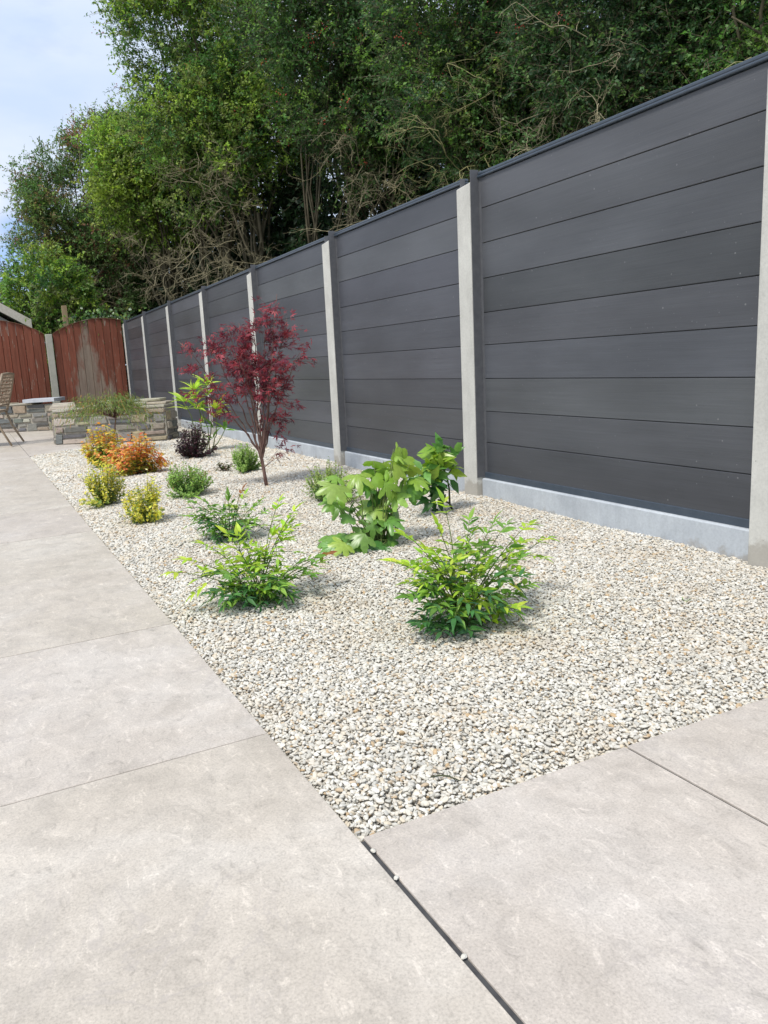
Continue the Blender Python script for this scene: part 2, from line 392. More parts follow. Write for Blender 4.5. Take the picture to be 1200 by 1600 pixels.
# stones: points for instancing
peb = bpy.data.collections.new('pebble_shapes')
def gravel_mat():
    m = Mat('gravel_stone', .7, .3); oi = m.n('ShaderNodeObjectInfo'); ge = m.n('ShaderNodeNewGeometry')
    c = m.ramp(oi.outputs['Random'], [(0., (.64, .605, .52)), (.16, (.74, .715, .65)), (.32, (.50, .475, .41)), (.46, (.79, .765, .70)), (.58, (.64, .56, .43)),
                                     (.68, (.68, .645, .57)), (.78, (.48, .465, .42)), (.86, (.63, .60, .53)), (.93, (.50, .35, .19)), (.97, (.68, .63, .54))])
    mp_ = m.n('ShaderNodeMapping'); m.l(ge.outputs['Position'], mp_.inputs['Vector'])
    pn = m.noise(2.6, 4, .6, src=mp_.outputs[0]); pm = m.ramp(pn, [(.50, 0.), (.72, .34)])
    c = m.mix(c, (.50, .38, .24), pm)
    f = m.noise(160, 4, .6, src=mp_.outputs[0]); c = m.mix(c, m.ramp(f, [(.3, .82), (.7, 1.12)]), .8, 'MULTIPLY')
    m.col(c); return m.m
GRAVEL = gravel_mat()
def ico(sub):
    import bmesh
    bm = bmesh.new(); bmesh.ops.create_icosphere(bm, subdivisions=sub, radius=1)
    V = np.array([v.co[:] for v in bm.verts]); Fs = [tuple(v.index for v in f.verts) for f in bm.faces]; bm.free(); return V, Fs
IV, IF = ico(2)
for i in range(10):
    V = IV.copy()
    # cut by random planes so each stone is a blunt angular chip
    for _ in range(9):
        d = unit(rng.normal(size=3)); h = rng.uniform(.55, .86); q = V@d; V -= np.where(q > h, (q-h)*.92, 0)[:, None]*d
    V *= np.array([1, rng.uniform(.58, .8), rng.uniform(.38, .62)]); V += rng.normal(size=V.shape)*.012
    b = MB(); b.add(V, IF); me = bpy.data.meshes.new('pebble'); me.from_pydata(V.tolist(), [], IF); me.materials.append(GRAVEL)
    po = bpy.data.objects.new('pebble_%d' % i, me); peb.objects.link(po)
def bumpz(x, y): return .005*np.sin(x*4.1+y*2.3)+.004*np.sin(y*5.7-x*3.1+1)+.002*np.sin(x*11+y*9)
pts, scl = [], []
for (ya, yb, sp) in ((-.1, 1.0, .0084), (1.0, 2.4, .0095), (2.4, 4.6, .0116), (4.6, 13.8, .0160)):
    for layer in (0, 1):
        gx, gy = np.meshgrid(np.arange(0, 2.4, sp), np.arange(ya, yb, sp)); x = gx.ravel()+rng.uniform(-.5, .5, gx.size)*sp+layer*sp*.5; y = gy.ravel()+rng.uniform(-.5, .5, gx.size)*sp
        ok = in_bed(x, y); x, y = x[ok], y[ok]
        s_ = sp*rng.lognormal(-.34, .31, len(x)); s_ = np.clip(s_, sp*.36, sp*1.35)
        edge = np.clip(np.minimum(x, y-FG*x)/.10, 0, 1)
        z = -.013+.010*edge+bumpz(x, y)*edge-(.009 if layer else 0)+rng.uniform(-.003, .003, len(x))*(1-layer)
        dd = np.minimum(x, y-FG*x); s_ = np.minimum(s_, np.maximum(dd*1.0, .004))
        pts.append(np.stack([x, y, z], 1)); scl.append(s_)
pts = np.concatenate(pts); scl = np.concatenate(scl); n = len(pts)
me = bpy.data.meshes.new('gravel'); me.vertices.add(n); me.vertices.foreach_set('co', pts.astype(np.float32).ravel())
a = me.attributes.new('rot', 'FLOAT_VECTOR', 'POINT')
rot = np.stack([rng.normal(0, .30, n), rng.normal(0, .30, n), rng.uniform(0, 6.283, n)], 1); a.data.foreach_set('vector', rot.astype(np.float32).ravel())
a = me.attributes.new('siz', 'FLOAT', 'POINT'); a.data.foreach_set('value', scl.astype(np.float32))
a = me.attributes.new('idx', 'INT', 'POINT'); a.data.foreach_set('value', rng.integers(0, 10, n).astype(np.int32))
gro = bpy.data.objects.new('gravel', me); COL.objects.link(gro); me.materials.append(GRAVEL); tag(gro, 'loose cream and white stone chippings covering the planting bed', 'gravel', kind='stuff')
ng = bpy.data.node_groups.new('scatter', 'GeometryNodeTree')
ng.interface.new_socket('Geometry', in_out='INPUT', socket_type='NodeSocketGeometry'); ng.interface.new_socket('Geometry', in_out='OUTPUT', socket_type='NodeSocketGeometry')
gi, go_ = ng.nodes.new('NodeGroupInput'), ng.nodes.new('NodeGroupOutput'); ip = ng.nodes.new('GeometryNodeInstanceOnPoints')
ci = ng.nodes.new('GeometryNodeCollectionInfo'); ci.inputs['Collection'].default_value = peb; ci.inputs['Separate Children'].default_value = True; ci.inputs['Reset Children'].default_value = True
def na(name, typ):
    q = ng.nodes.new('GeometryNodeInputNamedAttribute'); q.data_type = typ; q.inputs['Name'].default_value = name; return [o for o in q.outputs if o.enabled][0]
GL = ng.links.new
GL(gi.outputs[0], ip.inputs['Points']); GL(ci.outputs[0], ip.inputs['Instance']); ip.inputs['Pick Instance'].default_value = True
GL(na('idx', 'INT'), ip.inputs['Instance Index']); GL(na('siz', 'FLOAT'), ip.inputs['Scale'])
e2r = ng.nodes.new('FunctionNodeEulerToRotation'); GL(na('rot', 'FLOAT_VECTOR'), e2r.inputs[0]); GL(e2r.outputs[0], ip.inputs['Rotation'])
GL(ip.outputs[0], go_.inputs[0]); md = gro.modifiers.new('scatter', 'NODES'); md.node_group = ng
# stray stones lying on the joint and a dark twig
for i, (x, y, lab) in enumerate([(.006, -.045, 'small cream stone on the dark paving joint, nearest the gravel corner'), (.005, -.125, 'small cream stone in the paving joint, middle one of the three'), (.004, -.315, 'pale stone in the paving joint, nearest the lower edge of the photo')]):
    b = MB(); V = IV*np.array((.0055, .004, .003)); V += rng.normal(size=V.shape)*.0003; b.add(V, IF); o = b.build('stray_stone', simple('stray_stone', (.55, .52, .44), (.70, .68, .62), 90)); o.location = (x, y, .002); o.rotation_euler = (0, 0, rng.uniform(0, 3))
    tag(o, lab, 'stone', 'stones dropped in the paving joint')
b = MB(); b.tube([(.215, .098, .004), (.226, .082, .013), (.238, .066, .016), (.251, .046, .012)], [.0010, .0018, .0017, .0010], 5)
tag(b.build('twig', DARKSTEM), 'short dark twig lying on the gravel near the paving corner', 'twig')

# ------------------------------------------------------------------ grey composite fence
fence = empty('composite_fence', (fence_x(-1.2), -1.2, 0), -math.atan(FSL), 'tall charcoal composite board fence with pale concrete posts beside the gravel bed', 'fence')
def yl(k): return (Y0+k*BAY+1.2)*math.sqrt(1+FSL**2)       # far edge of post k in fence space
PW = .125
for k in range(-2, 7):
    y = yl(k); b = MB()
    h = 1.735+rng.uniform(-.006, .006)
    # H-section post: flanges front and back, web between, slanted top
    def prism(x0, x1, ya, yb):
        b.add([(x0, ya, -.3), (x1, ya, -.3), (x1, yb, -.3), (x0, yb, -.3), (x0, ya, h+.0), (x1, ya, h+.025), (x1, yb, h+.012), (x0, yb, h-.012)],
              [(3, 2, 1, 0), (4, 5, 6, 7), (0, 1, 5, 4), (1, 2, 6, 5), (2, 3, 7, 6), (3, 0, 4, 7)])
    prism(0, .052, y-PW, y); prism(.055, .112, y-PW+.03, y-.03); prism(.115, .16, y-PW, y)
    b.build('concrete_post', POST, fence, bevel=.004)
for k in range(-2, 6):
    ya, yb = yl(k)+.004, yl(k+1)-PW-.004
    pan = MB(); zs = [.128, .318, .501, .683, .870, 1.050, 1.234, 1.420, 1.603, 1.762]
    zs = [z+(0 if i in (0, 9) else rng.uniform(-.003, .003)) for i, z in enumerate(zs)]
    for i in range(9):
        z0, z1 = zs[i]+.0017, zs[i+1]-.0017; x = .060; t = rng.uniform(.80, 1.20); cc = (.080*t, .083*t*rng.uniform(.99, 1.02), .092*t*rng.uniform(.97, 1.05))
        pf = [(x, z0+.0018), (x, z1-.0018), (x+.002, z1), (x+.02, z1), (x+.02, z0), (x+.002, z0)]
        V = [(px, yy, pz) for yy in (ya, yb) for (px, pz) in pf]; m6 = 6
        pan.add(V, [(j, (j+1) % 6, 6+(j+1) % 6, 6+j) for j in range(6)]+[(5, 4, 3, 2, 1, 0), (6, 7, 8, 9, 10, 11)], cc)
    pan.box(.067, .076, ya, yb, .13, 1.76, (.02, .02, .022))
    po = pan.build('fence_panel', BOARD, fence)
    r1 = MB(); r1.box(.046, .094, ya, yb, 1.763, 1.776); r1.box(.052, .088, ya, yb, 1.7762, 1.793); r1.build('top_rail', RAIL, po, bevel=.005)
    r1 = MB(); r1.box(.055, .094, ya+.001, yb-.001, .112, .147); r1.build('bottom_rail', RAIL, po, bevel=.003)
    c1 = MB(); c1.box(.006, .058, yb-.001, yb+.0035, .118, 1.806); c1.box(.0585, .062, yb-.022, yb+.002, .118, 1.80); c1.build('end_channel', CHANNEL, po)
    c1 = MB(); c1.box(.030, .058, ya-.003, ya+.002, .118, 1.79); c1.box(.0585, .062, ya-.002, ya+.014, .118, 1.79); c1.build('end_channel', CHANNEL, po)
    gbd = MB(); pf = [(.036, -.1), (.036, .106), (.042, .112), (.10, .112), (.10, -.1)]
    V = [(px, yy, pz) for yy in (ya+.002, yb-.003) for (px, pz) in pf]
    gbd.add(V, [(j, (j+1) % 5, 5+(j+1) % 5, 5+j) for j in range(5)]+[(4, 3, 2, 1, 0), (5, 6, 7, 8, 9)]); gbd.build('gravel_board', GBOARD, fence)

# ------------------------------------------------------------------ red wooden fence at the far end
def red_mat():
    m = Mat('weathered_red_wood', .8, .2); at = m.attr('Col')
    g = m.noise(26, 6, .7, (1, 1, .08)); pch = m.noise(5.5, 6, .7, (1.6, 1, .55)); pch2 = m.noise(16, 5, .7, (1.3, 1, .3))
    red = m.mix(at.outputs['Color'], m.ramp(g, [(.3, .62), (.55, 1.0), (.75, 1.25)]), .9, 'MULTIPLY')
    bare = m.ramp(g, [(.3, (.27, .22, .17)), (.7, (.42, .39, .31))])
    # bare patch low in the middle of the right-hand panel
    sp = m.n('ShaderNodeSeparateXYZ'); m.l(m.tc.outputs['Object'], sp.inputs[0])
    gx = m.n('ShaderNodeMath', operation='SUBTRACT'); m.l(sp.outputs[0], gx.inputs[0]); gx.inputs[1].default_value = .60
    ga = m.n('ShaderNodeMath', operation='ABSOLUTE'); m.l(gx.outputs[0], ga.inputs[0])
    gm = m.n('ShaderNodeMath', operation='MULTIPLY_ADD'); m.l(sp.outputs[2], gm.inputs[0]); gm.inputs[1].default_value = .33; m.l(ga.outputs[0], gm.inputs[2])
    gg = m.n('ShaderNodeMath', operation='MULTIPLY_ADD'); m.l(pch, gg.inputs[0]); gg.inputs[1].default_value = -1.0; m.l(gm.outputs[0], gg.inputs[2])
    sc_ = m.n('ShaderNodeSeparateColor'); m.l(at.outputs['Color'], sc_.inputs[0])
    g5 = m.n('ShaderNodeMath', operation='MULTIPLY_ADD'); m.l(sc_.outputs[0], g5.inputs[0]); g5.inputs[1].default_value = 1.25; m.l(gg.outputs[0], g5.inputs[2])
    k = m.ramp(g5.outputs[0], [(.24, .72), (.44, 0.)])
    k2 = m.ramp(pch2, [(.60, 0.), (.68, .75)])
    c = m.mix(red, bare, k); c = m.mix(c, bare, k2); m.col(c); m.bump(g, .5, .004); return m.m
RED = red_mat()
rf = empty('wooden_fence', (1.0, 13.8, 0), 0, 'weathered red brown plank fence with arched panel tops at the far end', 'fence')
PALEPOST = concrete('pale_post', (.36, .36, .30), (.47, .46, .39))
def red_panel(xa, xb, top):
    x = xa; b = MB()
    while x < xb-.02:
        w_ = min(rng.uniform(.115, .135), xb-x); t = rng.uniform(.70, 1.25)
        z1 = top(x+w_/2); zl, zr = top(x), top(x+w_); yy = rng.uniform(-.012, .012); cc = (.26*t, .092*t, .058*t)
        V = [(x+.005-1, 13.755+yy-13.8, .15), (x+w_-.004-1, 13.780+yy-13.8, .15), (x+w_-.004-1, 13.80-13.8, .15), (x+.005-1, 13.80-13.8, .15),
             (x+.005-1, 13.755+yy-13.8, zl), (x+w_-.004-1, 13.780+yy-13.8, zr), (x+w_-.004-1, 13.80-13.8, zr), (x+.005-1, 13.80-13.8, zl)]
        b.add(V, [(3, 2, 1, 0), (4, 5, 6, 7), (0, 1, 5, 4), (1, 2, 6, 5), (2, 3, 7, 6), (3, 0, 4, 7)], cc); x += w_
    b.add([(xa-1, .003, .2), (xb-1, .003, .2), (xb-1, .003, 1.6), (xa-1, .003, 1.6)], [(0, 1, 2, 3)], (.03, .015, .01))
    p = b.build('fence_panel', RED, rf)
    r = MB(); k = 12; xs = np.linspace(xa, xb, k+1)
    for i in range(k):
        r.add([(xs[i]-1, -.055, top(xs[i])), (xs[i+1]-1, -.055, top(xs[i+1])), (xs[i+1]-1, .0, top(xs[i+1])), (xs[i]-1, .0, top(xs[i])),
               (xs[i]-1, -.055, top(xs[i])+.010), (xs[i+1]-1, -.055, top(xs[i+1])+.010), (xs[i+1]-1, .0, top(xs[i+1])+.010), (xs[i]-1, .0, top(xs[i])+.010)],
              [(3, 2, 1, 0), (4, 5, 6, 7), (0, 1, 5, 4), (2, 3, 7, 6)], (.20, .11, .07))
    r.build('top_trim', RED, p)
red_panel(1.02, 2.27, lambda x: 1.60+.25*math.sin(math.pi*min(1, max(0, (x-1.02)/1.75)))**.8)
for a, b2 in ((-.96, .875), (-2.92, -1.08), (-4.9, -3.04)):
    red_panel(a, b2, lambda x, a=a, b2=b2: 1.60+.28*math.sin(math.pi*min(1, max(0, (x-a)/(b2-a))))**.8)
for x in (.89, -1.07, -3.03):
    b = MB(); b.box(x-1, x+.115-1, -.075, .04, -.1, 1.60); b.build('concrete_post', PALEPOST, rf, bevel=.006)

# ------------------------------------------------------------------ stone wall of the raised bed
def stone_mat():
    m = Mat('wall_stone', .85, .25); at = m.attr('Col'); a = m.noise(14, 6, .7, (1, 1, 2)); b = m.noise(70, 4)
    c = m.mix(at.outputs['Color'], m.ramp(a, [(.3, .68), (.5, 1.), (.7, 1.25)]), .9, 'MULTIPLY'); m.col(c); m.bump(a, .8, .01); return m.m
STONE = stone_mat(); MORTAR = simple('mortar', (.27, .245, .20), (.42, .39, .33), 30)
SPAL = [(tuple(.88*x for x in c), w) for c, w in [((.19, .185, .18), 3), ((.27, .255, .23), 3), ((.32, .28, .22), 3), ((.38, .31, .22), 2), ((.13, .13, .13), 2), ((.44, .40, .33), 1.5)]]
sw = empty('stone_wall', (.4, 8.93, 0), 0, 'low rubble stone wall round the raised bed below the red fence', 'wall')
def wloc(p): return np.array((p[0]-.4, p[1]-8.93, p[2]))
def wall_seg(A, B, H, thick, stones, mort, end=False):
    A, B = np.array(A, float), np.array(B, float); d = (B-A); Ln = np.linalg.norm(d); d /= Ln; nrm = np.array((d[1], -d[0]))      # outward = right of A->B ... facing -n
    def P(u, o, z): q = A+d*u+nrm*o; return wloc((q[0], q[1], z))
    V = [P(u, o, z) for z in (-.05, H) for (u, o) in ((0, 0), (Ln, 0), (Ln, -thick), (0, -thick))]
    mort.add(V, [(3, 2, 1, 0), (4, 5, 6, 7), (0, 1, 5, 4), (1, 2, 6, 5), (2, 3, 7, 6), (3, 0, 4, 7)])
    z = .0
    while z < H-.02:
        h = min(rng.uniform(.06, .15), H-z)
        if H-z-h < .045: h = H-z
        u = 0
        while u < Ln-.02:
            w_ = min(rng.uniform(.10, .34), Ln-u)
            if Ln-u-w_ < .08: w_ = Ln-u
            sp = rng.random() < .3 and h > .1
            for (za, zb) in (((z, z+h*.5), (z+h*.5, z+h)) if sp else ((z, z+h),)):
                g_ = .009; o = rng.uniform(.012, .03); jt = lambda: rng.uniform(-.021, .021)
                ua, ub = u+g_, u+w_-g_; z0, z1 = za+g_, zb-g_
                V = [P(ua+jt(), -.02, z0+jt()*.5), P(ub+jt(), -.02, z0+jt()*.5), P(ub+jt(), -.02, z1+jt()*.5), P(ua+jt(), -.02, z1+jt()*.5),
                     P(ua+.006+jt(), o, z0+.005+jt()*.4), P(ub-.006+jt(), o, z0+.005+jt()*.4), P(ub-.006+jt(), o, z1-.005+jt()*.4), P(ua+.006+jt(), o, z1-.005+jt()*.4)]
                stones.add(V, [(3, 2, 1, 0), (4, 5, 6, 7), (0, 1, 5, 4), (1, 2, 6, 5), (2, 3, 7, 6), (3, 0, 4, 7)], tuple(pick(SPAL, 1)[0]))
            u += w_
        z += h
st, mo = MB(), MB()
wall_seg((-2.0, 13.66), (.70, 11.68), .42, .25, st, mo)
wall_seg((.70, 11.68), (.40, 8.93), .405, .26, st, mo)
wall_seg((.40, 8.93), (1.60, 8.04), .40, .28, st, mo)
wall_seg((1.60, 8.04), (1.78, 8.28), .37, .28, st, mo)
wall_seg((1.78, 8.28), (2.03, 13.6), .35, .2, st, mo)
mo.build('mortar_core', MORTAR, sw); st.build('stone_facing', STONE, sw, bevel=.010)
cp = MB()
def cope(A, B, z, n_, wd=.30, th=.032, off=.02):
    A, B = np.array(A, float), np.array(B, float); d = B-A; Ln = np.linalg.norm(d); d /= Ln; nrm = np.array((d[1], -d[0])); e = np.linspace(0, Ln, n_+1)
    for i in range(n_):
        u0, u1 = e[i]+.005, e[i+1]-.005; hh = th*rng.uniform(.7, 1.2); o = off+rng.uniform(-.012, .012); cc = pick([((.42, .38, .30), 2), ((.34, .33, .30), 1), ((.46, .42, .34), 2)], 1)[0]
        V = []
        for zz in (z, z+hh):
            for (u, oo) in ((u0, o), (u1, o+rng.uniform(-.01, .01)), (u1, -wd), (u0, -wd)):
                q = A+d*u+nrm*oo; V.append(wloc((q[0], q[1], zz)))
        cp.add(V, [(3, 2, 1, 0), (4, 5, 6, 7), (0, 1, 5, 4), (1, 2, 6, 5), (2, 3, 7, 6), (3, 0, 4, 7)], tuple(cc))
cope((-2.0, 13.66), (.40, 11.90), .422, 7); cope((.66, 11.3), (.42, 9.2), .407, 6)
cope((.40, 8.93), (1.60, 8.04), .402, 5)
cope((.80, 8.78), (1.66, 8.16), .437, 4, .22); cope((.95, 8.78), (1.62, 8.28), .470, 3, .18)
cp.build('coping', STONE, sw, bevel=.006)
b = MB(); b.box(-.26, .26, -.21, .21, 0, .055); o = b.build('coping_slab', COPING, None, bevel=.003); o.location = (.58, 11.93, .455); o.rotation_euler = (0, 0, R(-30))
tag(o, 'smooth blue grey paving slab resting on top of the stone wall', 'slab')
sb = MB(); sb.add([(-1.9, 13.7, .36), (.75, 11.8, .36), (.6, 9.0, .36), (1.55, 8.3, .36), (1.7, 8.4, .33), (1.9, 13.7, .33)], [(0, 1, 2, 3, 4, 5)]); tag(sb.build('soil', SOIL), kind='structure')

# ------------------------------------------------------------------ garden chair
CH = simple('cast_metal_bronze', (.24, .18, .12), (.36, .28, .20), 60, .45, .1, .001, spec=.5)
ch = empty('garden_chair', (-.36, 9.62, 0), R(0), 'brown cast metal garden chair with open lattice back on the far patio', 'chair')
rz = math.atan2(.19, .55)   # line of the rear legs leans from +Y towards +X
ch.rotation_euler = (0, 0, -rz)
# local: x = backwards (towards +X), y = across
for sy in (-.24, .24):
    b = MB(); b.tube([(.20, sy, .44), (.25, sy*1.05, .25), (.37, sy*1.12, .015)], [.017, .015, .013], 8); b.build('leg', CH, ch, smooth=True)
    b = MB(); b.tube([(-.20, sy, .44), (-.24, sy*1.03, .22), (-.27, sy*1.08, .015)], [.017, .015, .013], 8); b.build('leg', CH, ch, smooth=True)
b = MB(); ring = [(.21, -.24, .445), (.21, .24, .445), (-.18, .25, .445), (-.24, .18, .445), (-.24, -.18, .445), (-.18, -.25, .445), (.21, -.24, .445)]
b.tube(ring, .016, 8)
for i in range(-5, 6): b.tube([(.21, i*.043, .448), (-.23, i*.040, .452)], .008, 6)
for x in (.1, -.02, -.14): b.tube([(x, -.24, .446), (x, .24, .446)], .008, 6)
b.box(-.235, .205, -.235, .235, .425, .434)
b.build('seat', CH, ch, smooth=False)
def bk(y, z): return (.22+(z-.45)*.30, y, z)
bf = MB(); P = [bk(-.235, .44), bk(-.25, .62), bk(-.255, .80), bk(-.235, .905), bk(0, .915), bk(.235, .905), bk(.255, .80), bk(.25, .62), bk(.235, .44)]
bf.tube(P, .017, 8); bf.tube([bk(-.235, .52), bk(.235, .52)], .012, 8); bo = bf.build('backrest', CH, ch, smooth=True)
lt = MB()
for i in range(9):
    for j in range(9):
        y0, z0 = -.205+i*.051, .545+j*.043; a0 = rng.uniform(0, 6.28); rr = .027
        lt.tube([bk(y0+rr*math.cos(a0+t), z0+rr*.85*math.sin(a0+t)) for t in np.linspace(0, 5.0, 9)], .0062, 5)
lt.build('lattice', CH, bo, smooth=True)

# ------------------------------------------------------------------ things behind the red fence
sh = empty('garden_shed', (-.9, 16, 0), 0, 'pale shed with a sloping felt roof edge behind the red fence', 'shed')
W_ = simple('shed_wall', (.30, .28, .24), (.40, .38, .33), 10); RF = simple('roof_verge', (.52, .48, .40), (.66, .62, .54), 25)
b = MB(); b.add([(-1.55, -1, 0), (1.5, -1, 0), (1.5, -1, 1.80), (0, -1, 2.75), (-1.55, -1, 1.80), (-1.55, 2, 0), (1.5, 2, 0), (1.5, 2, 1.80), (0, 2, 2.75), (-1.55, 2, 1.80)],
               [(0, 1, 2, 3, 4), (9, 8, 7, 6, 5), (1, 6, 7, 2), (5, 0, 4, 9)]); b.build('wall', W_, sh)
for s in (1, -1):
    b = MB(); x1, z1, z0 = s*1.68, 1.78, 2.83; V = [(x, y, z+t) for t in (0, .17) for (x, z, y) in ((0, z0, -1.12), (x1, z1, -1.12), (x1, z1, 2.1), (0, z0, 2.1))]
    b.add(V, [(3, 2, 1, 0), (4, 5, 6, 7), (0, 1, 5, 4), (1, 2, 6, 5), (2, 3, 7, 6), (3, 0, 4, 7)]); b.build('roof', RF, sh)
b = MB(); b.box(-.045, .045, -.045, .045, 0, 2.12); o = b.build('timber_post', simple('timber', (.22, .16, .09), (.36, .28, .17), 30, stretch=(1, 1, .1)), None, bevel=.004)
o.location = (1.31, 14.05, 0); tag(o, 'single square timber post rising behind the red fence', 'post')

# ------------------------------------------------------------------ trees beyond the fence
def noise3(P, s, ph=0):
    x, y, z = P[:, 0]*s+ph, P[:, 1]*s+ph*1.7, P[:, 2]*s-ph
    return (np.sin(x*1.7+np.sin(y*1.3))+np.sin(y*2.1+np.sin(z*1.9+ph))+np.sin(z*1.5+np.sin(x*2.3))+.6*np.sin(x*3.9+y*3.1)+.6*np.sin(y*4.3-z*3.7))/4.2
def hawthorn(name, label, cat, group, bases, blobs, pal, nshoots, leaf=.05, lw=.55, shoot=.35, m=14, berries=0, bare=0, bare_mat=None, bare_box=None, cut=-.12, wood=BARK, bright=1.08, limbs=26, trunk_top=2.4):
    root = empty(name, (bases[0][0], bases[0][1], 0), 0, label, cat, group); org = np.array((bases[0][0], bases[0][1], 0.))
    B = np.array([b[:6] for b in blobs], float); wt = np.array([b[3]*b[4]*b[5]*(b[6] if len(b) > 6 else 1) for b in blobs])
    want = nshoots; C = []
    while want > 0:
        i = rng.choice(len(B), want*2, p=wt/wt.sum()); d = rdir(len(i)); r = np.maximum(rng.random(len(i))**.30, rng.random(len(i))**1.2)
        P = B[i, :3]+d*B[i, 3:6]*r[:, None]; P += rng.normal(size=P.shape)*.06
        ok = (noise3(P, 1.9, nshoots % 7) > cut+rng.normal(0, .15, len(P))) & (P[:, 2] > .3); P = P[ok][:want]; O = d[ok][:want]
        C.append((P, O)); want -= len(P)
    P = np.concatenate([c[0] for c in C]); O = np.concatenate([c[1] for c in C]); n = len(P)
    # gather two thirds of the shoots into sprays that share a direction and a colour
    kc = max(1, n//15); cid = rng.integers(0, kc, n); follow = rng.random(n) < .70; off_ = rng.normal(size=(n, 3))*np.array((.15, .15, .09)); hub = P[:kc].copy(); hubO = O[:kc].copy()
    P = np.where(follow[:, None], hub[cid]+off_, P); O = np.where(follow[:, None], hubO[cid], O)
    D = unit(O*.7+rdir(n)*.75+np.array((0, 0, .25))); Ls = shoot*rng.uniform(.5, 1.3, n)
    bend = rdir(n)*.25+np.array((0, 0, -.12))
    tt = np.array([0, .5, 1.])[None, :, None]; SP = P[:, None]+D[:, None]*Ls[:, None, None]*tt+bend[:, None]*Ls[:, None, None]*tt**2
    Vt, Qt = tubes_batch(SP-org, np.stack([np.full(n, .0045), np.full(n, .003), np.full(n, .0015)], 1))
    big_mesh('twigs', Vt, Qt, np.zeros((0, 3), int), None, None, wood, root)
    # leaves along every shoot
    ta = rng.random((n, m)); LP = P[:, None]+D[:, None]*(Ls[:, None]*ta)[..., None]+bend[:, None]*(Ls[:, None]*ta**2)[..., None]; LP += rng.normal(size=LP.shape)*.012
    sidev = rdir(n*m).reshape(n, m, 3); LD = unit(D[:, None]*.45+sidev*.9); NN = unit(rdir(n*m).reshape(n, m, 3)*.75+np.array((-.25, -.15, .8)))
    hubcol = pick(pal, kc, .30); shootcol = np.where(follow[:, None], hubcol[cid]*rng.uniform(.8, 1.2, (n, 1)), pick(pal, n, .25))
    cl = np.clip(np.repeat(shootcol, m, 0)*rng.uniform(.72, 1.3, (n*m, 1))*bright, 0, .8)
    lv = Leaves(t_simple(lw, .10, .14)); lv.add((LP.reshape(-1, 3)-org), LD.reshape(-1, 3), NN.reshape(-1, 3), leaf*rng.uniform(.6, 1.25, n*m), cl)
    lv.build('foliage', TREELEAF, root)
    # trunks and limbs
    tr = MB(); tops = []
    for (bx, by, r0, lean) in bases:
        top = np.array((bx+lean, by+rng.uniform(-.3, .3), trunk_top*rng.uniform(.85, 1.15)))
        Pt = curve((bx, by, -.1), top, 0, 7, .05); tr.tube(Pt-org, np.linspace(r0, r0*.6, 7), 8); tops.append((top, r0))
    tr.build('trunk', wood, root, smooth=True)
    lb = MB(); sel = rng.choice(n, limbs, replace=False)
    for q in sel:
        top, r0 = tops[rng.integers(len(tops))]; st_ = top*(1)-np.array((0, 0, rng.uniform(0, trunk_top*.45)))
        lb.tube(curve(st_, P[q], rng.uniform(.0, .3), 7, .05)-org, np.linspace(r0*.45, .008, 7), 6)
    lb.build('limbs', wood, root, smooth=True)
    if berries:
        fr = rng.choice(np.nonzero(O[:, 0] < .3)[0], berries); V, Fs = ico(1)[0], ico(1)[1]
        q = []; f_ = np.array(Fs)
        for k_ in fr:
            for _ in range(9): q.append(P[k_]+D[k_]*Ls[k_]*rng.uniform(.5, 1.05)+rng.normal(size=3)*.035)
        q = np.array(q)-org; VV = q[:, None]+V[None]*.0085; T = (np.arange(len(q))*len(V))[:, None, None]+f_[None]
        big_mesh('berries', VV.reshape(-1, 3), np.zeros((0, 4), int), T.reshape(-1, 3), None, None, BERRY, root, True)['kind'] = 'stuff'
    if bare:
        bb = MB(); segs = []
        x0, x1, y0, y1, z0, z1 = bare_box
        def grow(p, d, ln, r, dep):
            k = 4; pts_ = [p]
            for i in range(k):
                d = unit(d+rng.normal(size=3)*.30+np.array((-.04, -.02, -.015))); p = p+d*ln/k; pts_.append(p)
            segs.append((np.array(pts_), r)); 
            if dep > 0:
                for _ in range(rng.integers(2, 5)):
                    j = rng.integers(1, k+1); grow(pts_[j], unit(d+rng.normal(size=3)*.75), ln*rng.uniform(.45, .75), r*.62, dep-1)
        for _ in range(int(bare*.7)):
            p = np.array((rng.uniform(x0, x1), rng.uniform(y0, y1), rng.uniform(z0, z1)))
            grow(p, unit(np.array((-.75, -.35, rng.uniform(-.5, .35)))+rng.normal(size=3)*.3), rng.uniform(.3, .75), rng.uniform(.0035, .0075), 3)
        PP = np.array([s_[0] for s_ in segs])-org; rr = np.array([s_[1] for s_ in segs])[:, None]*np.linspace(1, .55, 5)[None]
        V, Q = tubes_batch(PP, rr, 4); big_mesh('bare_branches', V, Q, np.zeros((0, 3), int), None, None, bare_mat or TWIG, root)['kind'] = 'stuff'
    return root
G_DK = [((.055, .115, .040), 4), ((.080, .155, .050), 3), ((.040, .085, .038), 3), ((.12, .20, .055), 1.5)]
G_MID = [((.11, .22, .055), 4), ((.16, .28, .06), 3), ((.07, .15, .048), 3), ((.22, .33, .08), 1.5)]
G_YEL = [((.26, .38, .07), 4), ((.34, .44, .09), 2), ((.15, .27, .055), 3), ((.16, .20, .07), 1)]
G_OLV = [((.13, .23, .065), 3), ((.21, .29, .08), 2), ((.22, .17, .08), 1.2), ((.09, .17, .055), 3), ((.26, .12, .08), .5)]
GRP = 'hedgerow trees behind the grey fence'
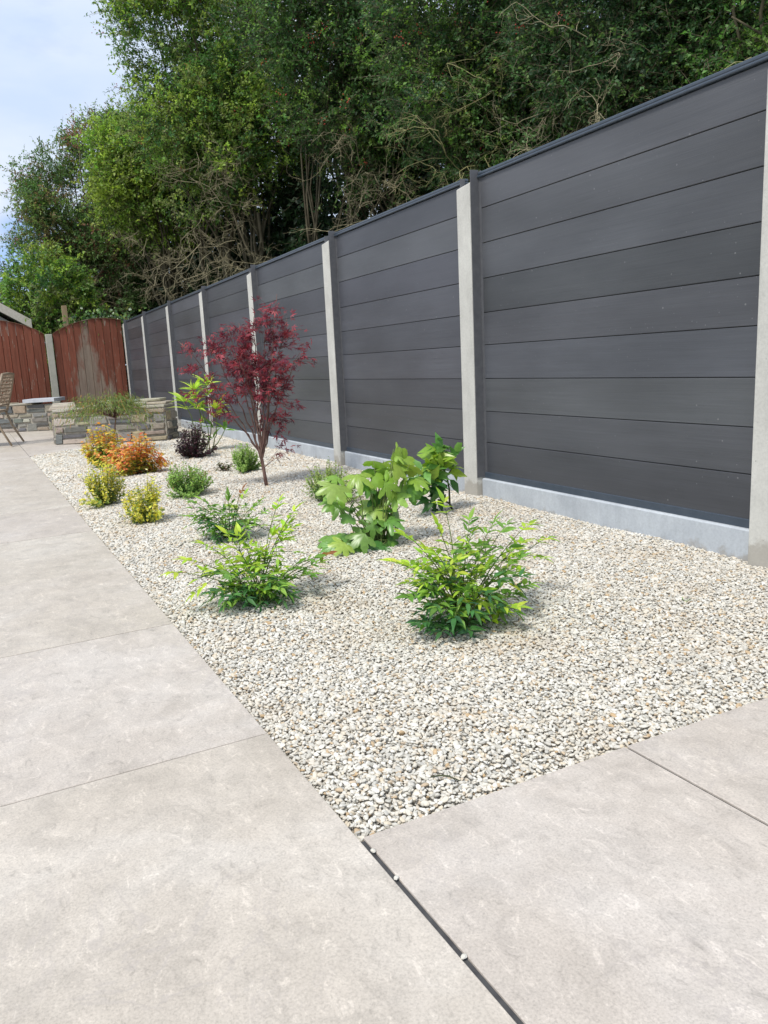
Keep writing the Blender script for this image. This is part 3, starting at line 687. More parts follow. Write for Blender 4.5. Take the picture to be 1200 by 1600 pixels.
# left mass above the red fence
hawthorn('hawthorn_tree', 'rounded hawthorn with russet tips, leftmost tall tree against the sky', 'tree', GRP, [(2.9, 18.3, .07, -.2), (3.3, 18.0, .06, .1), (2.6, 18.6, .05, -.3)],
         [(2.35, 17.6, 4.6, 1.15, 1.1, 1.1), (1.75, 17.6, 4.0, .85, .9, .75), (3.2, 17.4, 5.6, 1.0, 1.0, .95), (2.4, 17.8, 3.2, .95, .9, .7), (1.5, 17.8, 5.0, .5, .5, .35, .6), (3.0, 17.0, 4.0, 1.0, .9, 1.0), (2.7, 16.8, 2.6, .9, .7, .5)],
         G_OLV, 6400, .062, .5, .36, 13, berries=40, bare=34, bare_box=(2.2, 3.4, 16.6, 17.4, 2.0, 3.6))
hawthorn('elder_tree', 'bright yellow green elder crown between the russet hawthorn and the tallest tree', 'tree', GRP, [(3.6, 15.2, .08, .0), (3.9, 15.4, .06, .2)],
         [(3.15, 15.0, 4.9, .80, .9, .80), (3.6, 15.0, 4.0, .8, .9, .7), (2.75, 15.0, 4.2, .55, .7, .5)], G_YEL, 4200, .068, .5, .34, 13, berries=16, bare=26, bare_box=(2.9, 3.8, 14.0, 14.8, 2.2, 3.8))
hawthorn('hawthorn_tree', 'tallest leafy hawthorn with a tangle of dead twigs above the seventh fence post', 'tree', GRP, [(4.3, 13.0, .09, -.1), (4.7, 12.6, .07, .1), (4.0, 13.3, .05, -.1), (4.5, 12.0, .05, -.1)],
         [(3.95, 12.6, 6.3, 1.35, 1.2, 1.5), (3.35, 12.5, 5.2, .75, .9, 1.1), (4.5, 12.3, 4.9, 1.2, 1.1, 1.1), (3.7, 12.2, 4.1, .9, .8, .7), (3.3, 12.8, 7.6, .8, .9, .9)],
         G_MID+[((.32, .44, .09), 6), ((.24, .30, .09), 3)], 10000, .058, .55, .36, 14, berries=50, bare=60, bare_box=(3.3, 4.6, 11.2, 12.0, 2.3, 4.6), trunk_top=3.2)
hawthorn('hawthorn_tree', 'dark green hawthorn dotted with red berries above the fence behind the maple', 'tree', GRP, [(5.2, 9.8, .075, -.1), (5.6, 9.3, .06, .0), (4.9, 10.2, .045, -.2), (5.3, 9.0, .04, .1)],
         [(4.75, 9.5, 5.4, 1.05, .95, 1.1), (4.75, 9.3, 4.5, .85, .85, .8), (5.5, 9.3, 4.6, 1.0, 1.0, 1.1), (5.6, 9.2, 3.4, .7, .8, .5, .5), (4.3, 9.9, 6.0, .7, .7, .7)],
         G_DK+G_MID, 8000, .047, .6, .30, 14, berries=90, bare=34, bare_box=(4.6, 5.6, 8.4, 9.2, 2.3, 3.8), trunk_top=3.0)
hawthorn('hawthorn_tree', 'hawthorn with bare yellowish lichen twigs above the two nearest whole fence bays', 'tree', GRP, [(5.6, 7.0, .07, -.1), (5.9, 6.5, .06, .1), (5.3, 7.3, .045, -.1)],
         [(5.15, 6.9, 4.7, .95, .9, .8), (5.0, 6.8, 3.8, .65, .7, .6), (5.8, 6.6, 4.0, .9, .9, .9), (5.7, 6.6, 3.0, .7, .8, .5, .5)],
         G_DK+G_MID, 7600, .043, .62, .27, 14, berries=40, bare=30, bare_mat=LICHEN, bare_box=(4.7, 5.5, 6.0, 6.8, 2.4, 4.2), trunk_top=2.6)
hawthorn('hawthorn_tree', 'dense dark hawthorn with tangled twigs over the nearest fence bay', 'tree', GRP, [(6.0, 5.2, .07, -.1), (6.2, 4.6, .05, .1)],
         [(5.7, 5.1, 4.0, .95, .85, .7), (5.5, 5.0, 3.2, .65, .7, .5), (6.3, 4.8, 3.6, .9, .9, .8)],
         G_DK, 6600, .040, .62, .25, 14, berries=6, bare=46, bare_mat=TWIG, bare_box=(5.0, 6.0, 4.4, 5.2, 2.2, 3.6), trunk_top=2.4)
hawthorn('hawthorn_tree', 'bright green leafy tree at the right hand end of the hedge', 'tree', GRP, [(6.4, 3.8, .07, -.1), (6.6, 3.3, .05, .1)],
         [(6.0, 3.7, 3.6, .75, .7, .6), (6.2, 3.4, 2.9, .7, .7, .5)], G_MID, 3000, .043, .6, .25, 14, bare=12, bare_mat=LICHEN, bare_box=(5.4, 6.2, 3.2, 3.8, 2.2, 3.0))
# added backdrop trees, thick to the ground, to block sky and darken the hedge
for (x, y, h, lab) in ((7.2, 6.6, 4.9, 'added dark backdrop tree deep behind the nearest fence bays'), (7.0, 9.2, 5.6, 'added dark backdrop tree deep behind the lichen covered hawthorn'), (6.4, 12.0, 6.6, 'added dark backdrop tree standing behind the berried hawthorn'),
                      (5.5, 15.0, 7.4, 'added dark backdrop tree standing behind the tallest hawthorn'), (4.8, 18.4, 6.2, 'added dark backdrop tree behind the yellow green elder'), (3.4, 20.6, 5.2, 'added dark backdrop tree behind the russet hawthorn'),
                      (8.0, 4.2, 3.9, 'added dark backdrop tree behind the bright tree at the right end')):
    hawthorn('backdrop_tree', lab, 'tree', 'added dark backdrop trees behind the hedgerow', [(x, y, .12, 0)], [(x, y, h*.62, 1.5, 1.7, h*.42), (x-.3, y+.3, h*.25, 1.5, 1.7, h*.28), (x, y-.6, h*.4, 1.4, 1.3, h*.40)],
             [((.030, .062, .026), 3), ((.045, .088, .032), 3), ((.022, .045, .024), 2)], 3600, .11, .55, .45, 13, cut=-.9, limbs=14, bright=1.0)
# leafy bush behind the red fence, bottom left
hawthorn('leafy_bush', 'bright yellow green bush growing behind the red fence', 'bush', None, [(1.2, 15.4, .04, 0), (.7, 15.6, .03, 0)],
         [(1.15, 15.3, 2.5, .75, .6, .75), (.95, 15.9, 2.3, .5, .5, .6), (1.7, 15.2, 1.9, .6, .5, .5), (1.3, 15.4, 1.3, .9, .6, .7)], G_YEL+G_MID, 3600, .066, .55, .28, 13, cut=-.4, bare=10, bare_box=(1.5, 2.1, 14.6, 14.9, 1.8, 2.4), trunk_top=1.4, limbs=10)
hawthorn('leafy_bush', 'thin grey green bush at the left edge above the shed roof', 'bush', None, [(-.2, 19.4, .04, 0)], [(-.1, 19.2, 2.9, .9, .6, .7), (.3, 19.2, 2.2, .9, .6, .8)],
         [((.09, .13, .06), 1), ((.14, .17, .09), 1)], 900, .07, .5, .34, 9, cut=-.1, trunk_top=1.5, limbs=8)
# ivy on top of the red fence
iv = empty('ivy', (1.9, 14.0, 1.3), 0, 'dark green ivy spilling over the top of the red fence', 'plant')
lv = Leaves(t_simple(.9, .08, .2)); st_ = MB(); org = np.array((1.9, 14.0, 1.3))
for i in range(26):
    x = rng.uniform(1.1, 2.7); a = np.array((x, 14.05+rng.uniform(-.1, .2), 1.3)); b_ = np.array((x+rng.uniform(-.25, .25), 13.92+rng.uniform(-.08, .05), rng.uniform(1.72, 2.06)))
    Pc = curve(a, b_, .05, 6, .02); st_.tube(Pc-org, .004, 4)
    for _ in range(34):
        t = rng.uniform(.3, 1.0); p = a+(b_-a)*t+rng.normal(size=3)*.07; lv.add(p-org, rng.normal(size=3)*.6+np.array((-.2, -.5, -.5)), np.array((-.2, -.8, .5))+rng.normal(size=3)*.4, rng.uniform(.045, .075), pick(G_DK+G_MID, 1))
st_.build('stem', BARK, iv); lv.build('foliage', GLOSSY, iv)

# ------------------------------------------------------------------ planted shrubs
UP = np.array((0, 0, 1.))
def pinnate(lv, st, a, d, ln, pairs, L0, cols, org, droop=.25, term=True):
    """a rachis with opposite leaflets"""
    a = np.array(a, float); d = unit(np.array(d, float)); k = 5; t = np.linspace(0, 1, k)
    P = a+d*ln*t[:, None]-UP*droop*ln*(t[:, None]**2); st.tube(P-org, np.linspace(.0016, .0007, k), 4)
    side = unit(np.cross(d, UP)); 
    for i in range(pairs):
        f = .35+.6*i/max(1, pairs-1); p = a+d*ln*f-UP*droop*ln*f*f
        for s in (-1, 1):
            dd = d*rng.uniform(.35, .75)+side*s*rng.uniform(.6, 1.0)+UP*rng.uniform(-.25, .25)+rng.normal(size=3)*.1
            lv.add(p-org, dd, UP+rng.normal(size=3)*.35, L0*rng.uniform(.7, 1.1), pick(cols, 1))
    if term: lv.add(P[-1]-org, d-UP*droop+rng.normal(size=3)*.1, UP+rng.normal(size=3)*.3, L0*rng.uniform(.9, 1.2), pick(cols, 1))
LIME = [((.42, .60, .06), 3), ((.54, .66, .09), 2), ((.30, .50, .06), 2)]
MIDG = [((.20, .38, .065), 3), ((.29, .48, .08), 2), ((.15, .30, .06), 2)]
DKG = [((.075, .20, .065), 3), ((.05, .14, .06), 2), ((.11, .26, .075), 2)]
RUST = [((.30, .12, .05), 1), ((.36, .20, .06), 1)]
def nandina(base, label, tips, low_n, low_r, low_h, L0, lowcols=DKG, group='green nandina shrubs in the gravel'):
    base = np.array((*base, 0.)); root = empty('nandina_shrub', tuple(base), 0, label, 'shrub', group); lv = Leaves(t_lance(.33, .06, .2)); st = MB()
    for (dx, dy, dz, cols, npn) in tips:
        tip = base+np.array((dx, dy, dz)); a = base+rng.normal(size=3)*np.array((.02, .02, 0)); mid = base+np.array((dx*.35, dy*.35, dz*.62))
        t = np.linspace(0, 1, 8)[:, None]; P = (1-t)**2*a+2*t*(1-t)*mid+t*t*tip; st.tube(P-base, np.linspace(.0032, .0012, 8), 5)
        out = unit(tip-mid)
        for i in range(int(npn*1.7)):
            f = rng.uniform(.4, 1.0); p = P[int(f*7)]; dr = out*.5+rng.normal(size=3)*np.array((.8, .8, .35)); pinnate(lv, st, p, dr, rng.uniform(.04, .085)*L0/.045, rng.integers(1, 4), L0*rng.uniform(.75, 1), cols, base, .2)
        pinnate(lv, st, tip, out, .06*L0/.045, 3, L0, cols, base, .15); 
    for i in range(low_n):
        th = rng.uniform(0, 6.283); z = low_h*rng.random()**.75; r = low_r*math.sqrt(rng.random())*(.30+.75*z/low_h); p = base+np.array((r*math.cos(th), r*math.sin(th), z))
        dr = np.array((math.cos(th)*.8, math.sin(th)*.8, rng.uniform(-.2, .6)))+rng.normal(size=3)*.35
        f = z/low_h; cols = lowcols if rng.random() > f*.5 else MIDG; pinnate(lv, st, p, dr, rng.uniform(.04, .08)*L0/.045, rng.integers(2, 4), L0*rng.uniform(.7, 1), cols, base, .35)
        if i % 3 == 0: st.tube(curve(base, p, .0, 4, .006)-base, np.linspace(.003, .0015, 4), 4)
    st.build('stems', GREENSTEM, root, smooth=True); lv.build('foliage', LEAF, root)
nandina((.785, .79), 'front right nandina, dark green low leaves with long lime shoots either side',
        [(-.15, .0, .28, LIME, 4), (-.19, .0, .22, LIME, 3), (-.10, -.05, .23, LIME, 4), (-.01, .05, .33, LIME, 4), (-.04, .03, .27, LIME, 5), (.04, .02, .27, MIDG, 5), (.09, .0, .26, MIDG, 5), (.16, .03, .25, MIDG, 4), (.27, .06, .24, LIME, 4), (.31, .03, .20, LIME, 3), (.21, .02, .20, LIME, 5),
         (-.13, -.03, .05, DKG, 4), (-.08, -.05, .03, DKG, 4), (-.03, -.06, .025, DKG, 4), (.12, -.05, .17, MIDG, 5), (-.12, -.03, .17, MIDG, 5), (-.07, .02, .2, LIME, 5), (.02, -.06, .17, LIME, 5), (.17, -.03, .09, MIDG, 4), (-.15, -.02, .12, MIDG, 4), (.06, -.1, .07, LIME, 3)],
        66, .120, .17, .050)
nandina((.33, 1.40), 'front left nandina, lime upright shoots over dark green leaves with one rusty tip',
        [(-.25, .0, .15, LIME, 3), (-.19, .02, .17, LIME, 4), (-.13, .03, .20, LIME, 5), (-.07, .0, .22, LIME, 5), (-.02, .04, .20, LIME, 5), (.05, .0, .20, LIME, 5), (.09, .03, .30, LIME, 4), (.12, .0, .27, LIME, 4), (.11, .03, .22, LIME, 4),
         (-.14, -.05, .08, DKG, 5), (-.10, -.05, .12, MIDG, 5), (.15, -.03, .12, MIDG, 5), (.18, -.02, .10, MIDG, 3), (.21, -.02, .125, RUST, 0), (.12, -.06, .08, MIDG, 5), (.0, -.08, .1, MIDG, 5)],
        66, .115, .12, .048)
nandina((.56, 2.42), 'rear nandina with mid green leaves and reddish tips behind the front left one',
        [(-.14, .0, .19, MIDG, 5), (-.08, .03, .17, MIDG, 5), (-.16, .0, .13, MIDG, 5), (.0, .0, .17, MIDG, 5), (.07, .03, .17, LIME, 3), (.05, .0, .19, RUST, 0), (.11, .0, .14, MIDG, 5), (.13, .0, .10, MIDG, 4), (-.1, -.05, .1, DKG, 5)],
        60, .115, .12, .045)

def stem_to(st, a, b, r, org, k=7, arch=.0, wob=.0): st.tube(curve(a, b, arch, k, wob)-org, np.linspace(r, r*.6, k), 6)
# broad lobed plant in the middle
fb = np.array((1.06, 1.84, 0)); fr = empty('aralia_shrub', tuple(fb), 0, 'broad leaved shrub with big lobed bright green leaves in mid bed', 'shrub')
fs = MB(); sets = [Leaves(t_lobed(5, 236, .48, .30, .62)), Leaves(t_lobed(5, 250, .60, .42, .70)), Leaves(t_lobed(3, 200, .30, .28, .6))]
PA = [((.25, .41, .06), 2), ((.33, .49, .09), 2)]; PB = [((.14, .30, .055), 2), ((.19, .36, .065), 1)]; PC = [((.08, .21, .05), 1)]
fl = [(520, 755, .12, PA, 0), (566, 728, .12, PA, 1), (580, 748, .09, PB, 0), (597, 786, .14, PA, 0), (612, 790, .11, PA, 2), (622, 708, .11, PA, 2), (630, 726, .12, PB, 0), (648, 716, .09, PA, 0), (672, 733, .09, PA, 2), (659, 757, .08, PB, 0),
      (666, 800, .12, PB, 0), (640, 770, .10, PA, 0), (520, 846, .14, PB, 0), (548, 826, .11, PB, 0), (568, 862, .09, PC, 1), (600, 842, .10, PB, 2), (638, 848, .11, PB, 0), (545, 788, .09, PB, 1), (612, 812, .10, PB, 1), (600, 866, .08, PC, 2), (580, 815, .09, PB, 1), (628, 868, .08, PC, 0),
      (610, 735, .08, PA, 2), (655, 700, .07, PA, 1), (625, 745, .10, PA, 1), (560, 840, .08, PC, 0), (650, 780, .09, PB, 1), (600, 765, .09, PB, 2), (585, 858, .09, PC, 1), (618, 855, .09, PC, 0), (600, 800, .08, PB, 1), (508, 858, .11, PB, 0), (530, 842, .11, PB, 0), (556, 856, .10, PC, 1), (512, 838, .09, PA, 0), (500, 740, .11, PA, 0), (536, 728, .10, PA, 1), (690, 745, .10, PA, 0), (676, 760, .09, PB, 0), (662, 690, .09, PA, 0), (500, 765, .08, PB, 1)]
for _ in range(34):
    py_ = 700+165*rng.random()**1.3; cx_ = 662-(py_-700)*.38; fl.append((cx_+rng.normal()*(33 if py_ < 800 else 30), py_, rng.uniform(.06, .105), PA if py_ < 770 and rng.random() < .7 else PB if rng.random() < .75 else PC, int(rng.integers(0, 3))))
for i, (px, py, L_, pal, ti) in enumerate(fl):
    L_ *= .80
    q = fb+np.array(((px-608)/400*.93+(858-py)/400*.02, rng.uniform(-.10, .12), max(.02, (860-py)/400)))
    az = math.atan2(q[1]-fb[1], q[0]-fb[0])+rng.normal()*.5; out = np.array((math.cos(az), math.sin(az), 0))
    if px < 560: out = unit(np.array((-1, -.35, 0))+rng.normal(size=3)*.2)
    att = q-out*L_*.45+UP*L_*.10
    N = UP*.75+np.array((-.35, -.75, 0))*rng.uniform(.4, 1.1)+rng.normal(size=3)*.22; D_ = out*.8-UP*rng.uniform(.1, .7)
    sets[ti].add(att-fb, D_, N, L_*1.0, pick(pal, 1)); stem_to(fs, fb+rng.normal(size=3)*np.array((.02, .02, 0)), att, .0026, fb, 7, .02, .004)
for i in range(5):
    a_ = fb+rng.normal(size=3)*np.array((.025, .025, 0)); fs.tube(curve(a_, a_+np.array((rng.uniform(-.06, .06), rng.uniform(-.04, .04), rng.uniform(.08, .15))), 0, 5, .004)-fb, .005, 6)
fs.build('stems', GREENSTEM, fr, smooth=True)
arr = []; off = 0
for s_ in sets:
    V, Q, T, cq, ct = s_.arrays(off); off += len(V); arr.append((V, Q, T, cq, ct))
big_mesh('foliage', *[np.concatenate([a_[i] for a_ in arr]) for i in range(5)], GLOSSY, fr, True)

# glossy laurel behind it
lb_ = np.array((1.76, 2.26, 0)); lr = empty('laurel_shrub', tuple(lb_), 0, 'glossy leaved shrub with dark bent stems in front of the fence post', 'shrub'); ls_ = MB(); ll = Leaves(t_lance(.46, .05, .3, .5))
def LW(px, py, dy=0): return lb_+np.array(((px-711)/350*.93, dy, (803-py)/350))
ls_.tube(np.array([LW(711, 803), LW(704, 788), LW(704, 760), LW(699, 735), LW(690, 715), LW(686, 690)])-lb_, [.006, .0058, .005, .0045, .004, .003], 7)
ls_.tube(np.array([LW(704, 788), LW(690, 780), LW(675, 765), LW(668, 742), LW(660, 720)])-lb_, [.0052, .0048, .004, .0035, .003], 7)
ls_.tube(np.array([LW(699, 735), LW(712, 722), LW(716, 715)])-lb_, .0028, 6); ls_.tube(np.array([LW(686, 778), LW(676, 752, .05), LW(660, 745, .08)])-lb_, .003, 6)
LG = [((.26, .42, .05), 2), ((.36, .48, .08), 1)]; LD_ = [((.04, .12, .03), 2), ((.06, .16, .04), 1)]; LM = [((.10, .25, .05), 1), ((.16, .33, .07), 1)]
for (px, py, n_, pal, s0, rad) in [(687, 682, 14, LM, .085, .03), (678, 702, 14, LG, .11, .05), (658, 716, 12, LM, .10, .05), (700, 722, 8, LG, .11, .03), (668, 735, 9, LM, .10, .05), (664, 760, 9, LD_, .09, .05), (690, 700, 8, LM, .09, .05), (655, 742, 8, LD_, .09, .05), (672, 718, 12, LG, .105, .05), (646, 728, 9, LM, .10, .05), (708, 700, 6, LM, .09, .03), (650, 760, 9, LM, .09, .06), (640, 742, 6, LG, .10, .05), (682, 790, 6, LD_, .085, .05), (660, 775, 7, LD_, .085, .05)]:
    for _ in range(n_):
        p = LW(px, py)+rng.normal(size=3)*rad*.5; d = rng.normal(size=3)*np.array((1, .8, .6))+UP*.25; ll.add(p-lb_, d, UP*.7+rng.normal(size=3)*.45+np.array((-.2, -.4, 0)), s0*rng.uniform(.7, 1.1), pick(pal, 1))
for (px, py, dx, dz, pal, s0) in [(703, 728, .9, -.1, LG, .12), (706, 742, .5, -.7, LD_, .10), (700, 752, -.9, .0, LD_, .10), (704, 722, 1, .35, LG, .06), (680, 768, -.9, .2, LD_, .08), (676, 775, .3, -.9, LD_, .08)]:
    ll.add(LW(px, py)-lb_, (dx, -.25, dz), (-.3, -.6, .7), s0, pick(pal, 1))
ls_.build('stems', DARKSTEM, lr, smooth=True); ll.build('foliage', GLOSSY, lr)

def dome(name, label, base, rx, ry, h, nst, nlf, L0, pal, mat_stem, lw=.35, upb=.6, group=None, tip=None, lmat=LEAF, spread=.5, low=.12, cat='shrub', whorl=True, droop=.15, tall=None):
    base = np.array((*base, 0.)); root = empty(name, tuple(base), 0, label, cat, group); st = MB(); lv = Leaves(t_lance(lw, .05, droop, .45))
    ph = rng.uniform(0, 6.28, 3)
    for i in range(nst):
        th = rng.uniform(0, 6.283); r = math.sqrt(rng.random())*(1+.22*math.sin(2*th+ph[0])+.14*math.sin(3*th+ph[1])); r = min(r, 1.25); hh = (1+.20*math.sin(th*1+ph[2])*min(r, 1))* h*math.sqrt(max(.05, 1-(r*.92)**2))*rng.uniform(.72, 1.08)
        if tall: hh *= 1+tall*(rng.random() < .15)
        tip_ = base+np.array((rx*r*math.cos(th), ry*r*math.sin(th), hh)); a = base+np.array((rx*.25*r*math.cos(th), ry*.25*r*math.sin(th), 0.))
        mid = a*.35+tip_*.65; mid[2] = hh*.45; t = np.linspace(0, 1, 6)[:, None]; P = (1-t)**2*a+2*t*(1-t)*mid+t*t*tip_; st.tube(P-base, np.linspace(.0018, .0008, 6), 4)
        for j in range(nlf):
            f = low+(1-low)*(j+rng.random())/nlf; x = f*5; k = min(4, int(x)); p = P[k]+(P[k+1]-P[k])*(x-k); ax = unit(P[k+1]-P[k]); sv = unit(np.cross(ax, rng.normal(size=3)))
            cp_ = pal if not tip or f < tip[0] else tip[1]
            lv.add(p-base, ax*upb+sv*rng.uniform(.6, 1), ax+rng.normal(size=3)*.4, L0*rng.uniform(.65, 1.15), pick(cp_, 1, .2))
    st.build('stems', mat_stem, root, smooth=True); lv.build('foliage', lmat, root); return root
HB = [((.22, .38, .10), 3), ((.30, .46, .13), 2), ((.14, .27, .08), 2)]
HG = 'small fine leaved hebe mounds'
dome('hebe_shrub', 'spiky yellow green mound just left of the broad lobed shrub', (1.37, 2.98), .19, .17, .21, 150, 22, .017, HB, GREENSTEM, .5, .6, HG, (.75, [((.42, .50, .15), 1), ((.32, .44, .12), 1)]), tall=.2)
dome('hebe_shrub', 'rounded green mound with a brownish right side, beside the yellow shrubs', (.74, 3.88), .19, .16, .21, 170, 20, .021, HB, GREENSTEM, .5, .6, HG, (.7, [((.28, .46, .11), 3), ((.34, .50, .13), 2), ((.28, .20, .07), .5)]))
dome('hebe_shrub', 'small upright green mound just left of the maple trunk', (1.43, 4.68), .125, .12, .22, 120, 20, .021, HB, GREENSTEM, .5, .6, HG, (.6, [((.34, .50, .14), 1)]))
OR = [((.76, .30, .10), 3), ((.74, .42, .10), 3), ((.76, .17, .13), 1.2), ((.66, .56, .10), 2), ((.40, .34, .06), 1)]; ORL = [((.62, .46, .07), 3), ((.38, .38, .06), 3), ((.66, .26, .08), 2), ((.18, .24, .05), 2)]
dome('dwarf_nandina', 'fiery orange and red leaved shrub, nearer of the orange pair', (.66, 5.28), .25, .21, .35, 120, 19, .045, ORL, REDSTEM, .42, .35, 'dwarf nandina with autumn coloured leaves', (.55, OR), droop=.35)
dome('dwarf_nandina', 'orange and yellow green leaved shrub, farther and left of the orange pair', (.53, 6.05), .24, .21, .37, 110, 17, .046, ORL+MIDG, REDSTEM, .42, .35, 'dwarf nandina with autumn coloured leaves', (.6, [((.74, .34, .09), 2.4), ((.68, .56, .09), 3), ((.48, .50, .08), 2)]), droop=.35)
YV = [((.72, .66, .09), 3), ((.60, .60, .12), 2), ((.22, .32, .08), 1.3), ((.80, .74, .34), 1)]; YL = [((.18, .28, .08), 2), ((.60, .57, .11), 1.6), ((.38, .44, .11), 1)]
dome('euonymus_shrub', 'yellow variegated shrub nearest the paving edge', (.29, 3.18), .14, .12, .23, 90, 20, .025, YL, GREENSTEM, .5, .4, 'yellow variegated euonymus shrubs', (.45, YV), tall=.25)
dome('euonymus_shrub', 'straggly yellow variegated shrub behind the one nearest the paving edge', (.20, 3.95), .17, .14, .27, 100, 20, .026, YL, GREENSTEM, .5, .4, 'yellow variegated euonymus shrubs', (.45, YV), tall=.2)
dome('pittosporum_shrub', 'rounded blackish purple shrub in front of the lime oleander', (1.36, 6.02), .20, .19, .33, 130, 19, .030, [((.050, .018, .028), 3), ((.085, .03, .045), 2), ((.035, .025, .022), 2), ((.15, .08, .09), .5)], DARKSTEM, .5, .5, lmat=GLOSSY)
dome('seedling_shrub', 'tiny dull green seedling on the gravel left of the maple', (1.30, 4.86), .10, .07, .08, 14, 8, .030, [((.10, .13, .05), 1), ((.16, .10, .06), .5)], DARKSTEM, .45, .3, cat='plant')
dome('sprout', 'single tiny green sprout in open gravel at the right', (1.50, .56), .02, .02, .012, 4, 3, .010, MIDG, GREENSTEM, .5, .3, cat='plant')

# oleander
ob = np.array((1.59, 6.35, 0)); orr = empty('oleander_shrub', tuple(ob), 0, 'tall lime green long leaved shrub standing behind the purple shrub', 'shrub'); st = MB(); lv = Leaves(t_lance(.22, .04, .35, .4))
for (a, tip, wh) in [((-.05, 0, 0), (-.19, 0, .52), [(1., 12), (.85, 5)]), ((-.03, 0, 0), (-.07, .02, .62), [(1., 15), (.88, 10), (.7, 5)]), ((.05, 0, 0), (.13, 0, .42), [(1., 10), (.8, 6), (.55, 5), (.3, 4)]),
                     ((.03, 0, 0), (.08, .05, .66), [(1., 9), (.85, 4)]), ((0, 0, 0), (.0, .03, .42), [(1., 7), (.7, 4)]), ((.02, 0, 0), (.20, -.03, .20), [(1., 5)])]:
    a, tip = np.array(a), np.array(tip); P = curve(a, tip, 0, 8, .006); P[:, 0] += .03*np.sin(np.linspace(0, 3.14, 8)); st.tube(P, np.linspace(.006, .0035, 8), 6)
    for (f, n_) in wh:
        p = a+(tip-a)*f
        for _ in range(n_):
            th = rng.uniform(0, 6.28); lv.add(p, (math.cos(th)*.8, math.sin(th)*.8, rng.uniform(.1, 1.3)), UP+rng.normal(size=3)*.3, rng.uniform(.12, .20), pick([((.54, .68, .10), 3), ((.38, .56, .08), 2), ((.22, .38, .08), 1)] if tip[2] > .3 and f > .6 else MIDG, 1))
st.build('stems', GREENSTEM, orr, smooth=True); lv.build('foliage', LEAF, orr)

# weeping laceleaf maple in front of the stone wall
wb = np.array((.86, 7.35, 0)); wr = empty('laceleaf_maple', tuple(wb), 0, 'low spreading green laceleaf maple in front of the stone wall', 'tree'); st = MB(); lv = Leaves(t_lance(.13, .02, .3, .4))
st.tube(curve((0, 0, 0), (.03, 0, .36), 0, 5, .006), [.011, .010, .009, .008, .007], 7)
bst = MB()
for i in range(64):
    th = rng.uniform(0, 6.283); r = rng.uniform(.15, .62); e = np.array((-.06+r*math.cos(th)*1.0, r*math.sin(th)*.7, .61-.30*(r/.62)**2+rng.uniform(-.05, .04))); P = curve((.03, 0, .36), e, .08, 6, .008); bst.tube(P, np.linspace(.004, .0015, 6), 4)
    for _ in range(60):
        f = rng.uniform(.35, 1.08); p = np.array((.03, 0, .36))*(1-f)+e*f+UP*.08*math.sin(math.pi*min(1, f))+rng.normal(size=3)*np.array((.05, .05, .035)); d = np.array((math.cos(th)*.5, math.sin(th)*.5, -.7))+rng.normal(size=3)*.35
        lv.add(p, d, UP+rng.normal(size=3)*.5, rng.uniform(.03, .055), pick([((.20, .28, .07), 3), ((.14, .22, .06), 2), ((.32, .31, .09), 1), ((.48, .28, .09), .5)], 1))
st.build('trunk', MAPLEBARK, wr, smooth=True); bst.build('branches', MAPLEBARK, wr, smooth=True); lv.build('foliage', LEAF, wr)

# red japanese maple
mb_ = np.array((1.285, 3.84, 0)); mr = empty('japanese_maple', tuple(mb_), 0, 'slender dark red Japanese maple standing in the gravel before the grey fence', 'tree'); tr = MB(); br = MB(); lv = Leaves(t_palm(5, .13, 215, .5))
fork = np.array((-.022, 0, .20)); tr.tube([(0, 0, -.01), (-.008, .002, .08), fork*.95, fork], [.0135, .012, .0115, .010], 9)
tr.build('trunk', MAPLEBARK, mr, smooth=True)
REDP = [((.25, .042, .058), 4), ((.37, .065, .078), 3), ((.17, .040, .060), 3), ((.48, .11, .13), 1.3), ((.10, .028, .042), 2)]
def bez(a, m, e, k=10): t = np.linspace(0, 1, k)[:, None]; return (1-t)**2*a+2*t*(1-t)*m+t*t*e
def mleaf(p, out, hi):
    N = UP*.8+out*.3+rng.normal(size=3)*.45; c = pick(REDP, 1, .2); lv.add(p, out*.7-UP*rng.uniform(.0, .8)+rng.normal(size=3)*.4, N, rng.uniform(.028, .047), c)
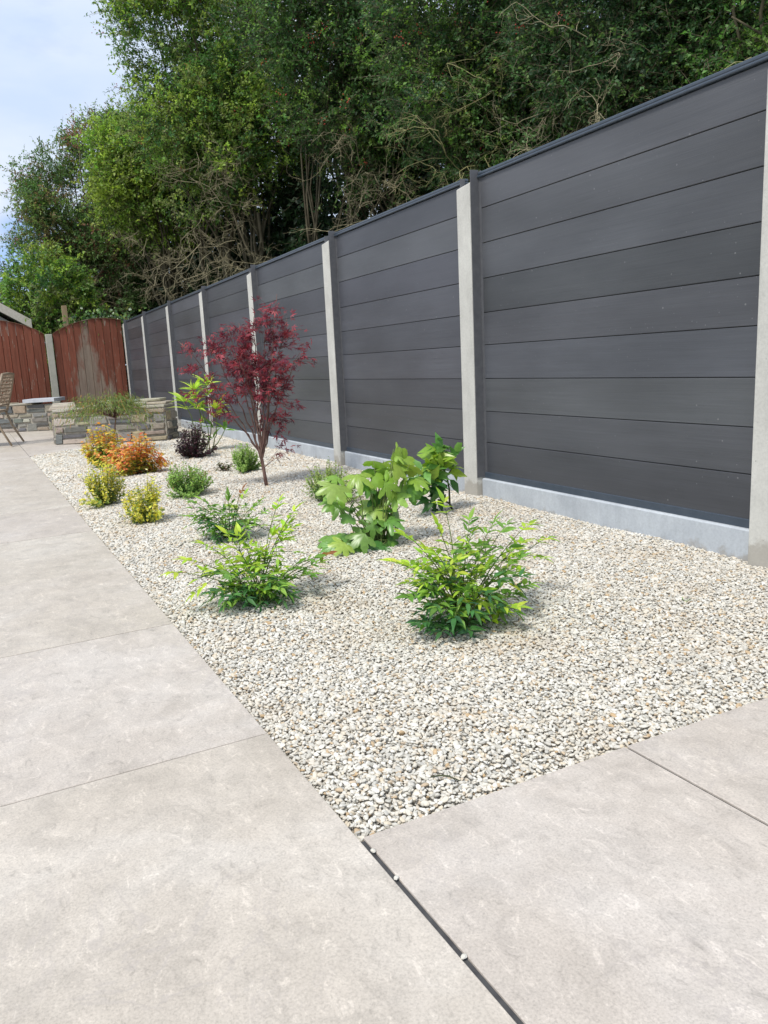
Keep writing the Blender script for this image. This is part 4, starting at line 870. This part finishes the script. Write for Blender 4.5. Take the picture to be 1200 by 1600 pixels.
limbs_ = [((-.16, .05, .55), (-.42, .0, .70), 5), ((-.14, -.03, .50), (-.54, -.02, 1.02), 4), ((-.10, .02, .55), (-.33, .04, 1.02), 6), ((-.08, .03, .60), (-.20, -.03, 1.10), 7), ((-.05, -.03, .60), (-.10, .03, 1.12), 7),
          ((-.03, .02, .60), (.0, 0, 1.16), 7), ((.02, .0, .55), (.10, .03, 1.22), 7), ((.04, -.03, .55), (.17, -.02, 1.30), 6), ((.06, .02, .55), (.25, .03, 1.14), 7), ((.05, -.02, .50), (.30, -.04, .90), 5), ((.06, .0, .42), (.18, .04, .66), 3),
          ((-.06, .03, .60), (-.03, .12, .95), 6), ((.02, -.08, .55), (.06, -.14, .90), 6), ((-.05, -.06, .60), (-.17, -.14, .85), 6), ((.0, .05, .5), (.12, .15, .9), 6)]
for (m_, e_, nb) in limbs_:
    m_, e_ = np.array(m_), np.array(e_); P = bez(fork*.97+np.array((rng.uniform(-.004, .004), 0, rng.uniform(-.03, 0))), m_, e_, 12); P[1:-1] += rng.normal(size=(10, 3))*.006
    br.tube(P, np.linspace(.0065, .0018, 12), 6)
    for j in range(int(nb*2.6)):
        f = 1-.48*rng.random()**1.3; k_ = int(f*11); p = P[k_]; dr = unit((e_-m_)*.8+rng.normal(size=3)*np.array((.55, .45, .22))); ln = rng.uniform(.08, .21)
        q = p+dr*ln-UP*.02; B2 = bez(p, p+dr*ln*.5+UP*.015, q, 5); br.tube(B2, np.linspace(.0016, .0007, 5), 4)
        for _ in range(rng.integers(7, 11)):
            t_ = rng.uniform(.25, 1.08); mleaf(p+(q-p)*t_+rng.normal(size=3)*.016, dr, p[2])
for e_ in ((.13, 0, .27), (.19, -.02, .24), (.10, -.03, .20)):
    e_ = np.array(e_); P = bez(fork*.6, fork*.6+np.array((.04, 0, .05)), e_, 6); br.tube(P, np.linspace(.002, .0008, 6), 4)
    for _ in range(9): mleaf(e_+rng.normal(size=3)*.022, np.array((1, 0, 0)), 0)
for _ in range(46): mleaf(np.array((.09, 0, .42))+rng.normal(size=3)*np.array((.05, .04, .05)), np.array((.5, 0, 0)), 0)
br.build('branches', MAPLEBARK, mr, smooth=True); lv.build('foliage', LEAF, mr)
